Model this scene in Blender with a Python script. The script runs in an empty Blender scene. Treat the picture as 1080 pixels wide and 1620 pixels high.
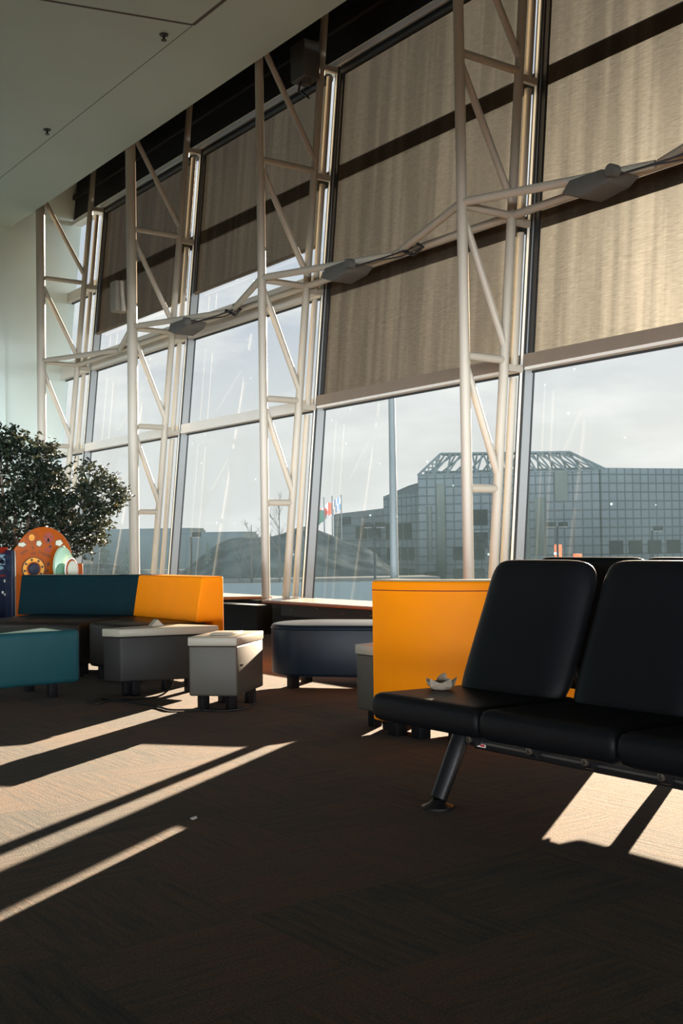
import bpy, bmesh, math, random
from mathutils import Vector, Matrix, noise
random.seed(7)
SC = bpy.context.scene
COL = SC.collection
PI = math.pi
R = math.radians

# ------------------------------------------------------------------ materials
def nodes_of(name):
    m = bpy.data.materials.new(name); m.use_nodes = True
    nt = m.node_tree; nt.nodes.clear()
    out = nt.nodes.new('ShaderNodeOutputMaterial')
    return m, nt, out
def N(nt, t, **kw):
    n = nt.nodes.new(t)
    for k, v in kw.items():
        if k.startswith('i_'):
            n.inputs[k[2:].replace('_', ' ')].default_value = v
        else: setattr(n, k, v)
    return n
def c4(c): return (c[0], c[1], c[2], 1.0)
def plain(name, col, rough=0.5, metal=0.0, var=0.12, scale=6.0, bump=0.0, bscale=200.0, spec=0.5, sheen=0.0, subs=None, coat=0.0):
    m, nt, out = nodes_of(name)
    b = N(nt, 'ShaderNodeBsdfPrincipled'); nt.links.new(b.outputs[0], out.inputs[0])
    tc = N(nt, 'ShaderNodeTexCoord')
    no = N(nt, 'ShaderNodeTexNoise'); no.inputs['Scale'].default_value = scale; no.inputs['Detail'].default_value = 5
    nt.links.new(tc.outputs['Object'], no.inputs['Vector'])
    mx = N(nt, 'ShaderNodeMix', data_type='RGBA')
    mx.inputs['A'].default_value = c4([max(0, v*(1-var)) for v in col]); mx.inputs['B'].default_value = c4([min(1, v*(1+var)) for v in col])
    nt.links.new(no.outputs['Fac'], mx.inputs['Factor']); nt.links.new(mx.outputs['Result'], b.inputs['Base Color'])
    b.inputs['Roughness'].default_value = rough; b.inputs['Metallic'].default_value = metal
    b.inputs['Specular IOR Level'].default_value = spec
    if coat: b.inputs['Coat Weight'].default_value = coat; b.inputs['Coat Roughness'].default_value = 0.25
    if sheen: b.inputs['Sheen Weight'].default_value = sheen
    if bump:
        n2 = N(nt, 'ShaderNodeTexNoise'); n2.inputs['Scale'].default_value = bscale; n2.inputs['Detail'].default_value = 3
        nt.links.new(tc.outputs['Object'], n2.inputs['Vector'])
        bp = N(nt, 'ShaderNodeBump'); bp.inputs['Strength'].default_value = bump; bp.inputs['Distance'].default_value = 0.01
        nt.links.new(n2.outputs['Fac'], bp.inputs['Height']); nt.links.new(bp.outputs[0], b.inputs['Normal'])
    return m
M = {}
M['steel'] = plain('white_steel', (.36, .33, .27), .42, var=.05, scale=2)
M['alu'] = plain('grey_aluminium', (.27, .285, .285), .45, .05, var=.05, scale=3)
M['alu_light'] = plain('pale_aluminium', (.62, .60, .55), .4, .1, var=.05, scale=3)
M['gasket'] = plain('black_gasket', (.015, .018, .02), .5)
M['rail'] = plain('silver_rail', (.80, .85, .85), .35, 0, var=.04)
M['dark'] = plain('dark_fascia', (.016, .017, .02), .7, var=.3)
M['wallp'] = plain('wall_paint', (.47, .56, .545), .8, var=.05, scale=1.2)
M['backwall'] = plain('back_wall_paint', (.16, .15, .14), .8)
M['basewall'] = plain('dark_base_panel', (.014, .016, .017), .6, spec=.15)
M['orange'] = plain('orange_vinyl', (.92, .265, .002), .42, var=.07, scale=5, bump=.08, bscale=260, spec=.08)
M['teal'] = plain('teal_vinyl', (.012, .072, .088), .5, var=.15, scale=8, bump=.1, bscale=240, spec=.22)
M['tealback'] = plain('dark_teal_fabric', (.003, .017, .023), .6, var=.2, scale=9, bump=.1, bscale=240, spec=.06)
M['navy'] = plain('navy_vinyl', (.008, .018, .034), .36, var=.15, scale=7, bump=.08, bscale=260, spec=.25)
M['brownseat'] = plain('dark_brown_vinyl', (.032, .026, .022), .42, var=.2, scale=8, bump=.1, bscale=240, spec=.3)
M['tabletop'] = plain('cream_laminate', (.31, .292, .235), .4, var=.04)
M['tablebody'] = plain('taupe_vinyl', (.06, .056, .043), .5, var=.1, scale=8, bump=.06, bscale=240)
M['darkbody'] = plain('dark_grey_vinyl', (.020, .019, .0175), .5, spec=.3, var=.15, scale=8, bump=.06, bscale=240)
M['leg'] = plain('black_wood_leg', (.006, .006, .007), .5, spec=.15)
M['blackv'] = plain('black_vinyl', (.0045, .005, .0062), .42, var=.2, scale=10, bump=.12, bscale=320, spec=.12)
M['blackm'] = plain('black_metal', (.012, .012, .014), .35, .2)
M['beam'] = plain('grey_black_aluminium', (.10, .098, .092), .38, .5, var=.25, scale=9)
M['bolt'] = plain('bare_steel', (.16, .14, .115), .4, .8)
M['wood'] = plain('orange_brown_wood', (.34, .12, .035), .35, var=.25, scale=14, coat=.3)
M['topwhite'] = plain('worn_pale_laminate', (.66, .60, .54), .25, var=.1)
M['cord'] = plain('black_rubber', (.010, .010, .011), .45)
M['paper'] = plain('beige_paper', (.24, .19, .14), .9, var=.3, scale=40, bump=.4, bscale=90)
M['white'] = plain('white_paper', (.8, .78, .74), .8)
M['fixture'] = plain('grey_fixture_paint', (.085, .085, .078), .55, spec=.2, var=.1)
M['lens'] = plain('dark_lens', (.01, .01, .012), .1)
M['speaker'] = plain('taupe_speaker_cloth', (.20, .185, .15), .8)
M['bark'] = plain('ficus_bark', (.12, .09, .065), .8, var=.4, scale=30, bump=.5, bscale=60)
M['planter'] = plain('planter_clay', (.12, .11, .10), .6)
M['panelblue'] = plain('navy_plastic', (.006, .011, .028), .35, spec=.25)
M['panelorange'] = plain('orange_plastic', (.31, .062, .003), .4, spec=.2, var=.1, scale=9)
M['panelred_shaded'] = plain('shaded_red_plastic', (.16, .012, .006), .4, spec=.2)  # red darkened to carry the left panel's shade
M['yellow'] = plain('yellow_plastic', (.70, .30, .01), .4)
M['cloudw'] = plain('pale_print', (.50, .52, .42), .5)
M['ink'] = plain('dark_print', (.035, .018, .012), .5)
M['rust'] = plain('rust_print', (.24, .028, .010), .5)
M['mint'] = plain('mint_plastic', (.34, .52, .38), .3, var=.06)
M['mintdark'] = plain('green_plastic', (.06, .20, .11), .35)
M['paleblue'] = plain('pale_blue_print', (.12, .20, .24), .5)
M['redlabel'] = plain('red_label', (.55, .05, .04), .5)
# exterior
M['facade2'] = plain('building_panel', (.06, .075, .082), .6, var=.1, scale=.2, spec=0)
M['bwin'] = plain('building_glass', (.004, .006, .008), .6, spec=.05, var=.3, scale=.6)
M['bgreen'] = plain('green_glass_strip', (.018, .03, .026), .4, spec=.2, var=.3, scale=.3)
M['lattice'] = plain('lattice_steel', (.07, .09, .10), .6, spec=0)
M['asphalt'] = plain('asphalt_ground', (.06, .065, .07), .9, var=.3, scale=.05, spec=0)
M['snow'] = plain('old_snow', (.14, .15, .155), .8, var=.15, scale=.3, spec=0)
M['concrete'] = plain('concrete', (.07, .09, .10), .85, var=.12, scale=.3, spec=0)
M['pole'] = plain('grey_pole', (.08, .10, .11), .5)
M['lamp'] = plain('dark_lamp_post', (.010, .012, .014), .8, spec=0)
M['conifer'] = plain('conifer_green', (.055, .08, .07), .9, var=.4, scale=2)
M['twig'] = plain('bare_twigs', (.05, .045, .042), .9, spec=0)
M['hazehill'] = plain('distant_hill', (.06, .08, .095), 1, var=.1, scale=.01, spec=0)
M['farb'] = plain('distant_block', (.07, .09, .10), .9, spec=0)
M['flagred'] = plain('red_cloth', (.75, .10, .05), .8)
M['flagwhite'] = plain('white_cloth', (.8, .8, .8), .8)
M['flaggreen'] = plain('green_cloth', (.05, .13, .09), .8)
M['flagblue'] = plain('blue_cloth', (.16, .26, .38), .8)
M['signorange'] = plain('orange_road_sign', (.90, .19, .06), .7)
M['lampglass'] = plain('pale_lamp_glass', (.12, .12, .12), .6)

def translucent_leaf():
    m, nt, out = nodes_of('ficus_leaf')
    tc = N(nt, 'ShaderNodeTexCoord'); no = N(nt, 'ShaderNodeTexNoise'); no.inputs['Scale'].default_value = 14
    nt.links.new(tc.outputs['Object'], no.inputs['Vector'])
    cr = N(nt, 'ShaderNodeValToRGB')
    e = cr.color_ramp.elements; e[0].position = .35; e[0].color = (.006, .014, .012, 1); e[1].position = .68; e[1].color = (.018, .028, .014, 1)
    nt.links.new(no.outputs['Fac'], cr.inputs[0])
    b = N(nt, 'ShaderNodeBsdfPrincipled'); b.inputs['Roughness'].default_value = .30
    nt.links.new(cr.outputs[0], b.inputs['Base Color'])
    t = N(nt, 'ShaderNodeBsdfTranslucent'); t.inputs[0].default_value = (.06, .065, .03, 1)
    mx = N(nt, 'ShaderNodeMixShader'); mx.inputs[0].default_value = .16
    nt.links.new(b.outputs[0], mx.inputs[1]); nt.links.new(t.outputs[0], mx.inputs[2]); nt.links.new(mx.outputs[0], out.inputs[0])
    return m
M['leaf'] = translucent_leaf()
M['leafyellow'] = plain('yellow_leaf', (.55, .28, .03), .4)

def carpet():
    m, nt, out = nodes_of('carpet_tiles')
    b = N(nt, 'ShaderNodeBsdfPrincipled'); nt.links.new(b.outputs[0], out.inputs[0])
    b.inputs['Roughness'].default_value = .95; b.inputs['Specular IOR Level'].default_value = .12; b.inputs['Sheen Weight'].default_value = .12
    tc = N(nt, 'ShaderNodeTexCoord')
    L = nt.links.new
    # tile index
    sc = N(nt, 'ShaderNodeVectorMath', operation='SCALE'); sc.inputs['Scale'].default_value = 2.0; L(tc.outputs['Object'], sc.inputs[0])
    fl = N(nt, 'ShaderNodeVectorMath', operation='FLOOR'); L(sc.outputs[0], fl.inputs[0])
    wn = N(nt, 'ShaderNodeTexWhiteNoise', noise_dimensions='2D'); L(fl.outputs[0], wn.inputs[0])
    ck = N(nt, 'ShaderNodeTexChecker'); ck.inputs['Scale'].default_value = 2.0; L(tc.outputs['Object'], ck.inputs[0])
    # per tile offset so that the streaks break at the joints
    off = N(nt, 'ShaderNodeVectorMath', operation='MULTIPLY_ADD'); off.inputs[1].default_value = (7.3, 7.3, 7.3)
    L(wn.outputs['Color'], off.inputs[0]); L(tc.outputs['Object'], off.inputs[2])
    def streak(sx, sy, det):
        mp = N(nt, 'ShaderNodeMapping'); mp.inputs['Scale'].default_value = (sx, sy, 1)
        L(off.outputs[0], mp.inputs[0])
        n = N(nt, 'ShaderNodeTexNoise'); n.inputs['Scale'].default_value = 1.0; n.inputs['Detail'].default_value = det; n.inputs['Roughness'].default_value = .65
        L(mp.outputs[0], n.inputs['Vector']); return n
    a = streak(4, 55, 4); c = streak(55, 4, 4)
    mx = N(nt, 'ShaderNodeMix', data_type='FLOAT'); L(ck.outputs['Fac'], mx.inputs['Factor']); L(a.outputs['Fac'], mx.inputs['A']); L(c.outputs['Fac'], mx.inputs['B'])
    big = N(nt, 'ShaderNodeTexNoise'); big.inputs['Scale'].default_value = 1.1; big.inputs['Detail'].default_value = 3; L(tc.outputs['Object'], big.inputs['Vector'])
    s1 = N(nt, 'ShaderNodeMath', operation='MULTIPLY_ADD'); s1.inputs[1].default_value = .22; L(wn.outputs['Value'], s1.inputs[0]); L(mx.outputs['Result'], s1.inputs[2])
    s2 = N(nt, 'ShaderNodeMath', operation='MULTIPLY_ADD'); s2.inputs[1].default_value = .35; L(big.outputs['Fac'], s2.inputs[0]); L(s1.outputs[0], s2.inputs[2])
    cr = N(nt, 'ShaderNodeValToRGB'); e = cr.color_ramp.elements
    e[0].position = .50; e[0].color = (.045, .052, .058, 1); e[1].position = .95; e[1].color = (.33, .17, .085, 1)
    x = e.new(.66); x.color = (.13, .112, .088, 1); x = e.new(.80); x.color = (.22, .148, .092, 1)
    L(s2.outputs[0], cr.inputs[0])
    # pile speckle
    sp = N(nt, 'ShaderNodeTexNoise'); sp.inputs['Scale'].default_value = 170; sp.inputs['Detail'].default_value = 2; L(tc.outputs['Object'], sp.inputs['Vector'])
    rm = N(nt, 'ShaderNodeMapRange'); rm.inputs['From Min'].default_value = .3; rm.inputs['From Max'].default_value = .7; rm.inputs['To Min'].default_value = .16; rm.inputs['To Max'].default_value = .57
    L(sp.outputs['Fac'], rm.inputs['Value'])
    mu = N(nt, 'ShaderNodeMix', data_type='RGBA', blend_type='MULTIPLY'); mu.inputs['Factor'].default_value = 1
    L(cr.outputs[0], mu.inputs['A']); L(rm.outputs['Result'], mu.inputs['B'])
    # joints
    fr = N(nt, 'ShaderNodeVectorMath', operation='FRACTION'); L(sc.outputs[0], fr.inputs[0])
    sx = N(nt, 'ShaderNodeSeparateXYZ'); L(fr.outputs[0], sx.inputs[0])
    mn = N(nt, 'ShaderNodeMath', operation='MINIMUM'); L(sx.outputs['X'], mn.inputs[0]); L(sx.outputs['Y'], mn.inputs[1])
    gt = N(nt, 'ShaderNodeMapRange'); gt.inputs['From Min'].default_value = 0; gt.inputs['From Max'].default_value = .016; gt.inputs['To Min'].default_value = .72; L(mn.outputs[0], gt.inputs['Value'])
    m2 = N(nt, 'ShaderNodeMix', data_type='RGBA', blend_type='MULTIPLY'); m2.inputs['Factor'].default_value = 1
    L(mu.outputs['Result'], m2.inputs['A']); L(gt.outputs['Result'], m2.inputs['B']); L(m2.outputs['Result'], b.inputs['Base Color'])
    bp = N(nt, 'ShaderNodeBump'); bp.inputs['Strength'].default_value = .5; bp.inputs['Distance'].default_value = .006
    ad = N(nt, 'ShaderNodeMath', operation='ADD'); L(sp.outputs['Fac'], ad.inputs[0]); L(mx.outputs['Result'], ad.inputs[1])
    L(ad.outputs[0], bp.inputs['Height']); L(bp.outputs[0], b.inputs['Normal'])
    return m
M['carpet'] = carpet()

def ceiling_mat():
    m, nt, out = nodes_of('ceiling_paint')
    b = N(nt, 'ShaderNodeBsdfPrincipled'); nt.links.new(b.outputs[0], out.inputs[0]); b.inputs['Roughness'].default_value = .85
    tc = N(nt, 'ShaderNodeTexCoord'); L = nt.links.new
    s = N(nt, 'ShaderNodeSeparateXYZ'); L(tc.outputs['Object'], s.inputs[0])
    def line(sock, pos, half):
        a = N(nt, 'ShaderNodeMath', operation='SUBTRACT'); a.inputs[1].default_value = pos; L(sock, a.inputs[0])
        q = N(nt, 'ShaderNodeMath', operation='ABSOLUTE'); L(a.outputs[0], q.inputs[0])
        g = N(nt, 'ShaderNodeMath', operation='LESS_THAN'); g.inputs[1].default_value = half; L(q.outputs[0], g.inputs[0]); return g
    thin = line(s.outputs['Y'], 5.12, .005)
    wide = line(s.outputs['Y'], 5.12, .02); right = N(nt, 'ShaderNodeMath', operation='GREATER_THAN'); right.inputs[1].default_value = -9.36; L(s.outputs['X'], right.inputs[0])
    w2 = N(nt, 'ShaderNodeMath', operation='MULTIPLY'); L(wide.outputs[0], w2.inputs[0]); L(right.outputs[0], w2.inputs[1])
    # cross joint follows a slightly skewed line from the corner
    sk = N(nt, 'ShaderNodeMath', operation='MULTIPLY_ADD'); sk.inputs[1].default_value = -.235; L(s.outputs['Y'], sk.inputs[0]); L(s.outputs['X'], sk.inputs[2])
    cr = line(sk.outputs[0], -9.36 - .235*5.11, .02); low = N(nt, 'ShaderNodeMath', operation='LESS_THAN'); low.inputs[1].default_value = 5.12; L(s.outputs['Y'], low.inputs[0])
    c2 = N(nt, 'ShaderNodeMath', operation='MULTIPLY'); L(cr.outputs[0], c2.inputs[0]); L(low.outputs[0], c2.inputs[1])
    mxa = N(nt, 'ShaderNodeMath', operation='MAXIMUM'); L(thin.outputs[0], mxa.inputs[0]); L(w2.outputs[0], mxa.inputs[1])
    mxb = N(nt, 'ShaderNodeMath', operation='MAXIMUM'); L(mxa.outputs[0], mxb.inputs[0]); L(c2.outputs[0], mxb.inputs[1])
    no = N(nt, 'ShaderNodeTexNoise'); no.inputs['Scale'].default_value = 1.5; L(tc.outputs['Object'], no.inputs['Vector'])
    base = N(nt, 'ShaderNodeMix', data_type='RGBA'); base.inputs['A'].default_value = (.36, .44, .40, 1); base.inputs['B'].default_value = (.40, .485, .445, 1); L(no.outputs['Fac'], base.inputs['Factor'])
    mx = N(nt, 'ShaderNodeMix', data_type='RGBA'); L(mxb.outputs[0], mx.inputs['Factor']); L(base.outputs['Result'], mx.inputs['A']); mx.inputs['B'].default_value = (.07, .06, .05, 1)
    L(mx.outputs['Result'], b.inputs['Base Color'])
    return m
M['ceil'] = ceiling_mat()

def glass():
    m, nt, out = nodes_of('window_glass'); L = nt.links.new
    t = N(nt, 'ShaderNodeBsdfTransparent'); t.inputs[0].default_value = (.945, .955, .97, 1)
    g = N(nt, 'ShaderNodeBsdfGlossy'); g.inputs['Roughness'].default_value = .015; g.inputs['Color'].default_value = (.9, .95, 1, 1)
    f = N(nt, 'ShaderNodeFresnel'); f.inputs['IOR'].default_value = 1.4
    ge = N(nt, 'ShaderNodeNewGeometry'); iv = N(nt, 'ShaderNodeMath', operation='SUBTRACT'); iv.inputs[0].default_value = 1; L(ge.outputs['Backfacing'], iv.inputs[1])
    fa = N(nt, 'ShaderNodeMath', operation='MULTIPLY'); hf = N(nt, 'ShaderNodeMath', operation='MULTIPLY'); hf.inputs[1].default_value = .6; L(f.outputs[0], hf.inputs[0]); L(hf.outputs[0], fa.inputs[0]); L(iv.outputs[0], fa.inputs[1])
    mx = N(nt, 'ShaderNodeMixShader'); L(fa.outputs[0], mx.inputs[0]); L(t.outputs[0], mx.inputs[1]); L(g.outputs[0], mx.inputs[2])
    # film of dirt, tinted blue to put haze over the view, plus dried drops
    tc = N(nt, 'ShaderNodeTexCoord')
    vo = N(nt, 'ShaderNodeTexVoronoi'); vo.inputs['Scale'].default_value = 9; vo.inputs['Randomness'].default_value = 1; L(tc.outputs['Object'], vo.inputs['Vector'])
    wn = N(nt, 'ShaderNodeTexWhiteNoise'); L(vo.outputs['Color'], wn.inputs[0])
    rad = N(nt, 'ShaderNodeMapRange'); rad.inputs['From Min'].default_value = .72; rad.inputs['From Max'].default_value = 1; rad.inputs['To Min'].default_value = 0; rad.inputs['To Max'].default_value = .11
    L(wn.outputs['Value'], rad.inputs['Value'])
    lt = N(nt, 'ShaderNodeMath', operation='LESS_THAN'); L(vo.outputs['Distance'], lt.inputs[0]); L(rad.outputs['Result'], lt.inputs[1])
    film = N(nt, 'ShaderNodeTexNoise'); film.inputs['Scale'].default_value = 1.3; film.inputs['Detail'].default_value = 6; L(tc.outputs['Object'], film.inputs['Vector'])
    fm = N(nt, 'ShaderNodeMapRange'); fm.inputs['From Min'].default_value = .3; fm.inputs['From Max'].default_value = .8; fm.inputs['To Min'].default_value = .007; fm.inputs['To Max'].default_value = .0135; L(film.outputs['Fac'], fm.inputs['Value'])
    ad = N(nt, 'ShaderNodeMath', operation='MULTIPLY_ADD'); ad.inputs[1].default_value = .12; L(lt.outputs[0], ad.inputs[0]); L(fm.outputs['Result'], ad.inputs[2])
    tr = N(nt, 'ShaderNodeBsdfTranslucent'); tr.inputs[0].default_value = (.50, .80, 1.0, 1)
    m2 = N(nt, 'ShaderNodeMixShader'); L(ad.outputs[0], m2.inputs[0]); L(mx.outputs[0], m2.inputs[1]); L(tr.outputs[0], m2.inputs[2]); L(m2.outputs[0], out.inputs[0])
    return m
M['glass'] = glass()

def shade_fabric():
    m, nt, out = nodes_of('bronze_mesh_fabric'); L = nt.links.new
    tc = N(nt, 'ShaderNodeTexCoord')
    def nz(sx, sy, sz, det, lo, hi, a, b):
        mp = N(nt, 'ShaderNodeMapping'); mp.inputs['Scale'].default_value = (sx, sy, sz); L(tc.outputs['Object'], mp.inputs[0])
        n = N(nt, 'ShaderNodeTexNoise'); n.inputs['Scale'].default_value = 1; n.inputs['Detail'].default_value = det; L(mp.outputs[0], n.inputs['Vector'])
        r = N(nt, 'ShaderNodeMapRange'); r.inputs['From Min'].default_value = lo; r.inputs['From Max'].default_value = hi; r.inputs['To Min'].default_value = a; r.inputs['To Max'].default_value = b
        L(n.outputs['Fac'], r.inputs['Value']); return r
    weave = nz(14, 14, 170, 4, .3, .7, .78, 1.2)
    light_streak = nz(7, 1, .35, 4, .42, .66, .88, 1.3)  # streaks of sunlight through the glass, put into the fabric colour
    mu = N(nt, 'ShaderNodeMath', operation='MULTIPLY'); L(weave.outputs['Result'], mu.inputs[0]); L(light_streak.outputs['Result'], mu.inputs[1])
    def tint(c):
        v = N(nt, 'ShaderNodeVectorMath', operation='SCALE'); v.inputs[0].default_value = c; L(mu.outputs[0], v.inputs['Scale']); return v
    d = N(nt, 'ShaderNodeBsdfDiffuse'); L(tint((.052, .042, .031)).outputs[0], d.inputs[0])
    t = N(nt, 'ShaderNodeBsdfTranslucent'); L(tint(SH_T).outputs[0], t.inputs[0])
    rfs = []
    for ior, rc in SH_LOBES:
        q = N(nt, 'ShaderNodeBsdfRefraction', distribution='BECKMANN'); q.inputs['IOR'].default_value = ior; q.inputs['Roughness'].default_value = 1; L(tint(rc).outputs[0], q.inputs[0]); rfs.append(q)
    rf = N(nt, 'ShaderNodeAddShader'); L(rfs[0].outputs[0], rf.inputs[0]); L(rfs[1].outputs[0], rf.inputs[1])
    tp = N(nt, 'ShaderNodeBsdfTransparent'); tp.inputs[0].default_value = (.030, .025, .020, 1)
    a1 = N(nt, 'ShaderNodeAddShader'); L(d.outputs[0], a1.inputs[0]); L(t.outputs[0], a1.inputs[1])
    a2 = N(nt, 'ShaderNodeAddShader'); L(a1.outputs[0], a2.inputs[0]); L(rf.outputs[0], a2.inputs[1])
    a3 = N(nt, 'ShaderNodeAddShader'); L(a2.outputs[0], a3.inputs[0]); L(tp.outputs[0], a3.inputs[1]); L(a3.outputs[0], out.inputs[0])
    return m
SH_T = (.0005, .00044, .00036); SH_LOBES = ((1.12, (.00036, .00037, .00035)), (1.27, (.00195, .00200, .00184)))
M['shade'] = shade_fabric()
M['shadebar'] = plain('bronze_hem_bar', (.15, .12, .09), .6)

def facade():
    m, nt, out = nodes_of('gridded_facade'); L = nt.links.new
    b = N(nt, 'ShaderNodeBsdfPrincipled'); b.inputs['Roughness'].default_value = .55; b.inputs['Specular IOR Level'].default_value = .1; L(b.outputs[0], out.inputs[0])
    uv = N(nt, 'ShaderNodeUVMap'); uv.uv_map = 'UVMap'
    br = N(nt, 'ShaderNodeTexBrick'); br.offset = 0; br.squash = 1
    br.inputs['Color1'].default_value = (.066, .083, .094, 1); br.inputs['Color2'].default_value = (.055, .071, .082, 1); br.inputs['Mortar'].default_value = (.022, .03, .036, 1)
    br.inputs['Scale'].default_value = 1; br.inputs['Mortar Size'].default_value = .13; br.inputs['Brick Width'].default_value = 1.35; br.inputs['Row Height'].default_value = 1.3; br.inputs['Mortar Smooth'].default_value = .3
    L(uv.outputs[0], br.inputs['Vector']); L(br.outputs['Color'], b.inputs['Base Color'])
    return m
M['facade'] = facade()

# ------------------------------------------------------------------ mesh helpers
class MB:
    def __init__(s): s.v = []; s.f = []; s.mi = []; s.cur = 0
    def add(s, vs, fs):
        b = len(s.v); s.v += [tuple(v) for v in vs]
        s.f += [tuple(b+i for i in f) for f in fs]; s.mi += [s.cur]*len(fs); return s
    def box(s, x0, x1, y0, y1, z0, z1, bev=0):
        return s.prism([(x0, y0), (x1, y0), (x1, y1), (x0, y1)], z0, z1, bev)
    def bm(s, b):
        b.verts.ensure_lookup_table(); b.verts.index_update()
        s.add([v.co[:] for v in b.verts], [[v.index for v in f.verts] for f in b.faces]); b.free(); return s
    def prism(s, poly, z0, z1, bev=0, seg=3, axis=None, vert_bev=True):
        """polygon (counter clockwise) extruded z0..z1; axis: function (u,v,w)->xyz"""
        b = bmesh.new()
        n = len(poly)
        lo = [b.verts.new((p[0], p[1], z0)) for p in poly]; hi = [b.verts.new((p[0], p[1], z1)) for p in poly]
        b.faces.new(lo[::-1]); b.faces.new(hi)
        for i in range(n): b.faces.new((lo[i], lo[(i+1) % n], hi[(i+1) % n], hi[i]))
        bmesh.ops.recalc_face_normals(b, faces=b.faces)
        if bev:
            ed = [e for e in b.edges if vert_bev or abs(e.verts[0].co.z-e.verts[1].co.z) < 1e-9]
            bmesh.ops.bevel(b, geom=ed, offset=bev, segments=seg, profile=.5, affect='EDGES', clamp_overlap=True)
        if axis:
            for v in b.verts: v.co = Vector(axis(*v.co))
        return s.bm(b)
    def tube(s, pts, r, n=12, cap=True):
        pts = [Vector(p) for p in pts]; rs = r if isinstance(r, (list, tuple)) else [r]*len(pts)
        rings = []; prev = None
        for i, p in enumerate(pts):
            d = (pts[min(i+1, len(pts)-1)] - pts[max(i-1, 0)]).normalized()
            if prev is None: a = d.orthogonal().normalized()
            else: a = (prev - d*prev.dot(d)).normalized()
            prev = a; c = d.cross(a)
            rings.append([p + (a*math.cos(2*PI*k/n) + c*math.sin(2*PI*k/n))*rs[i] for k in range(n)])
        vs = [q for rg in rings for q in rg]; fs = []
        for i in range(len(pts)-1):
            for k in range(n): fs.append((i*n+k, i*n+(k+1) % n, (i+1)*n+(k+1) % n, (i+1)*n+k))
        if cap: fs.append(tuple(range(n))[::-1]); fs.append(tuple((len(pts)-1)*n+k for k in range(n)))
        return s.add(vs, fs)
    def lathe(s, prof, c=(0, 0, 0), n=24, axis=None):
        vs = []; fs = []
        for r, z in prof:
            for k in range(n):
                p = (r*math.cos(2*PI*k/n), r*math.sin(2*PI*k/n), z)
                p = axis(*p) if axis else p
                vs.append((p[0]+c[0], p[1]+c[1], p[2]+c[2]))
        for i in range(len(prof)-1):
            for k in range(n): fs.append((i*n+k, i*n+(k+1) % n, (i+1)*n+(k+1) % n, (i+1)*n+k))
        fs.append(tuple(range(n))[::-1]); fs.append(tuple((len(prof)-1)*n+k for k in range(n)))
        return s.add(vs, fs)
    def pillow(s, warp, w, h, t, nr=10, nx=22, ny=22, edge=5.0):
        """closed cushion: front/back sheets over a rounded rectangle, warp(x,y,d) -> world"""
        vs = []; fs = []
        def P(u, v, side):
            a = math.sin(PI/2*u); b_ = math.sin(PI/2*v)
            m = max(abs(a), abs(b_)); q = (abs(a)**nr+abs(b_)**nr)**(1/nr)
            k = m/q if q > 1e-9 else 1
            d = t/2*(max(0, 1-m**edge))**(1/2.2)
            return warp(a*k*w/2, b_*k*h/2, side*d)
        idx = {}
        for side in (1, -1):
            for i in range(nx+1):
                for j in range(ny+1):
                    bd = i in (0, nx) or j in (0, ny)
                    key = (i, j, 0 if bd else side)
                    if key in idx: continue
                    idx[key] = len(vs); vs.append(tuple(P(2*i/nx-1, 2*j/ny-1, 0 if bd else side)))
        for side in (1, -1):
            for i in range(nx):
                for j in range(ny):
                    q = []
                    for a, b_ in ((i, j), (i+1, j), (i+1, j+1), (i, j+1)):
                        bd = a in (0, nx) or b_ in (0, ny); q.append(idx[(a, b_, 0 if bd else side)])
                    fs.append(tuple(q if side > 0 else q[::-1]))
        return s.add(vs, fs)
WORLD = {}
def mk(name, mb, mat, parent=None, smooth=35, origin=None, recalc=True):
    me = bpy.data.meshes.new(name)
    po = WORLD.get(parent.name, Vector((0, 0, 0))) if parent else Vector((0, 0, 0))
    og = Vector(origin) if origin is not None else (po if parent else Vector((0, 0, 0)))
    me.from_pydata([tuple(Vector(v)-og) for v in mb.v], [], mb.f)
    mats = mat if isinstance(mat, list) else [mat]
    for m in mats: me.materials.append(m)
    me.polygons.foreach_set('material_index', mb.mi)
    if recalc:
        b = bmesh.new(); b.from_mesh(me); bmesh.ops.recalc_face_normals(b, faces=b.faces); b.to_mesh(me); b.free()
    if smooth:
        me.polygons.foreach_set('use_smooth', [True]*len(me.polygons))
        me.set_sharp_from_angle(angle=R(smooth))
    me.update()
    o = bpy.data.objects.new(name, me); COL.objects.link(o)
    if parent: o.parent = parent; o.location = og-po
    else: o.location = og
    WORLD[o.name] = og
    return o
def tag(o, label=None, cat=None, group=None, kind=None):
    if label: o['label'] = label
    if cat: o['category'] = cat
    if group: o['group'] = group
    if kind: o['kind'] = kind
    return o
def thing(name, loc, label, cat, group=None, kind=None):
    o = bpy.data.objects.new(name, None); COL.objects.link(o); o.location = loc; o.empty_display_size = .1
    WORLD[o.name] = Vector(loc); return tag(o, label, cat, group, kind)
def struct(name, mb, mat, label=None, cat=None, smooth=35):
    o = mk(name, mb, mat, None, smooth); o['kind'] = 'structure'
    return tag(o, label, cat)

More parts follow.
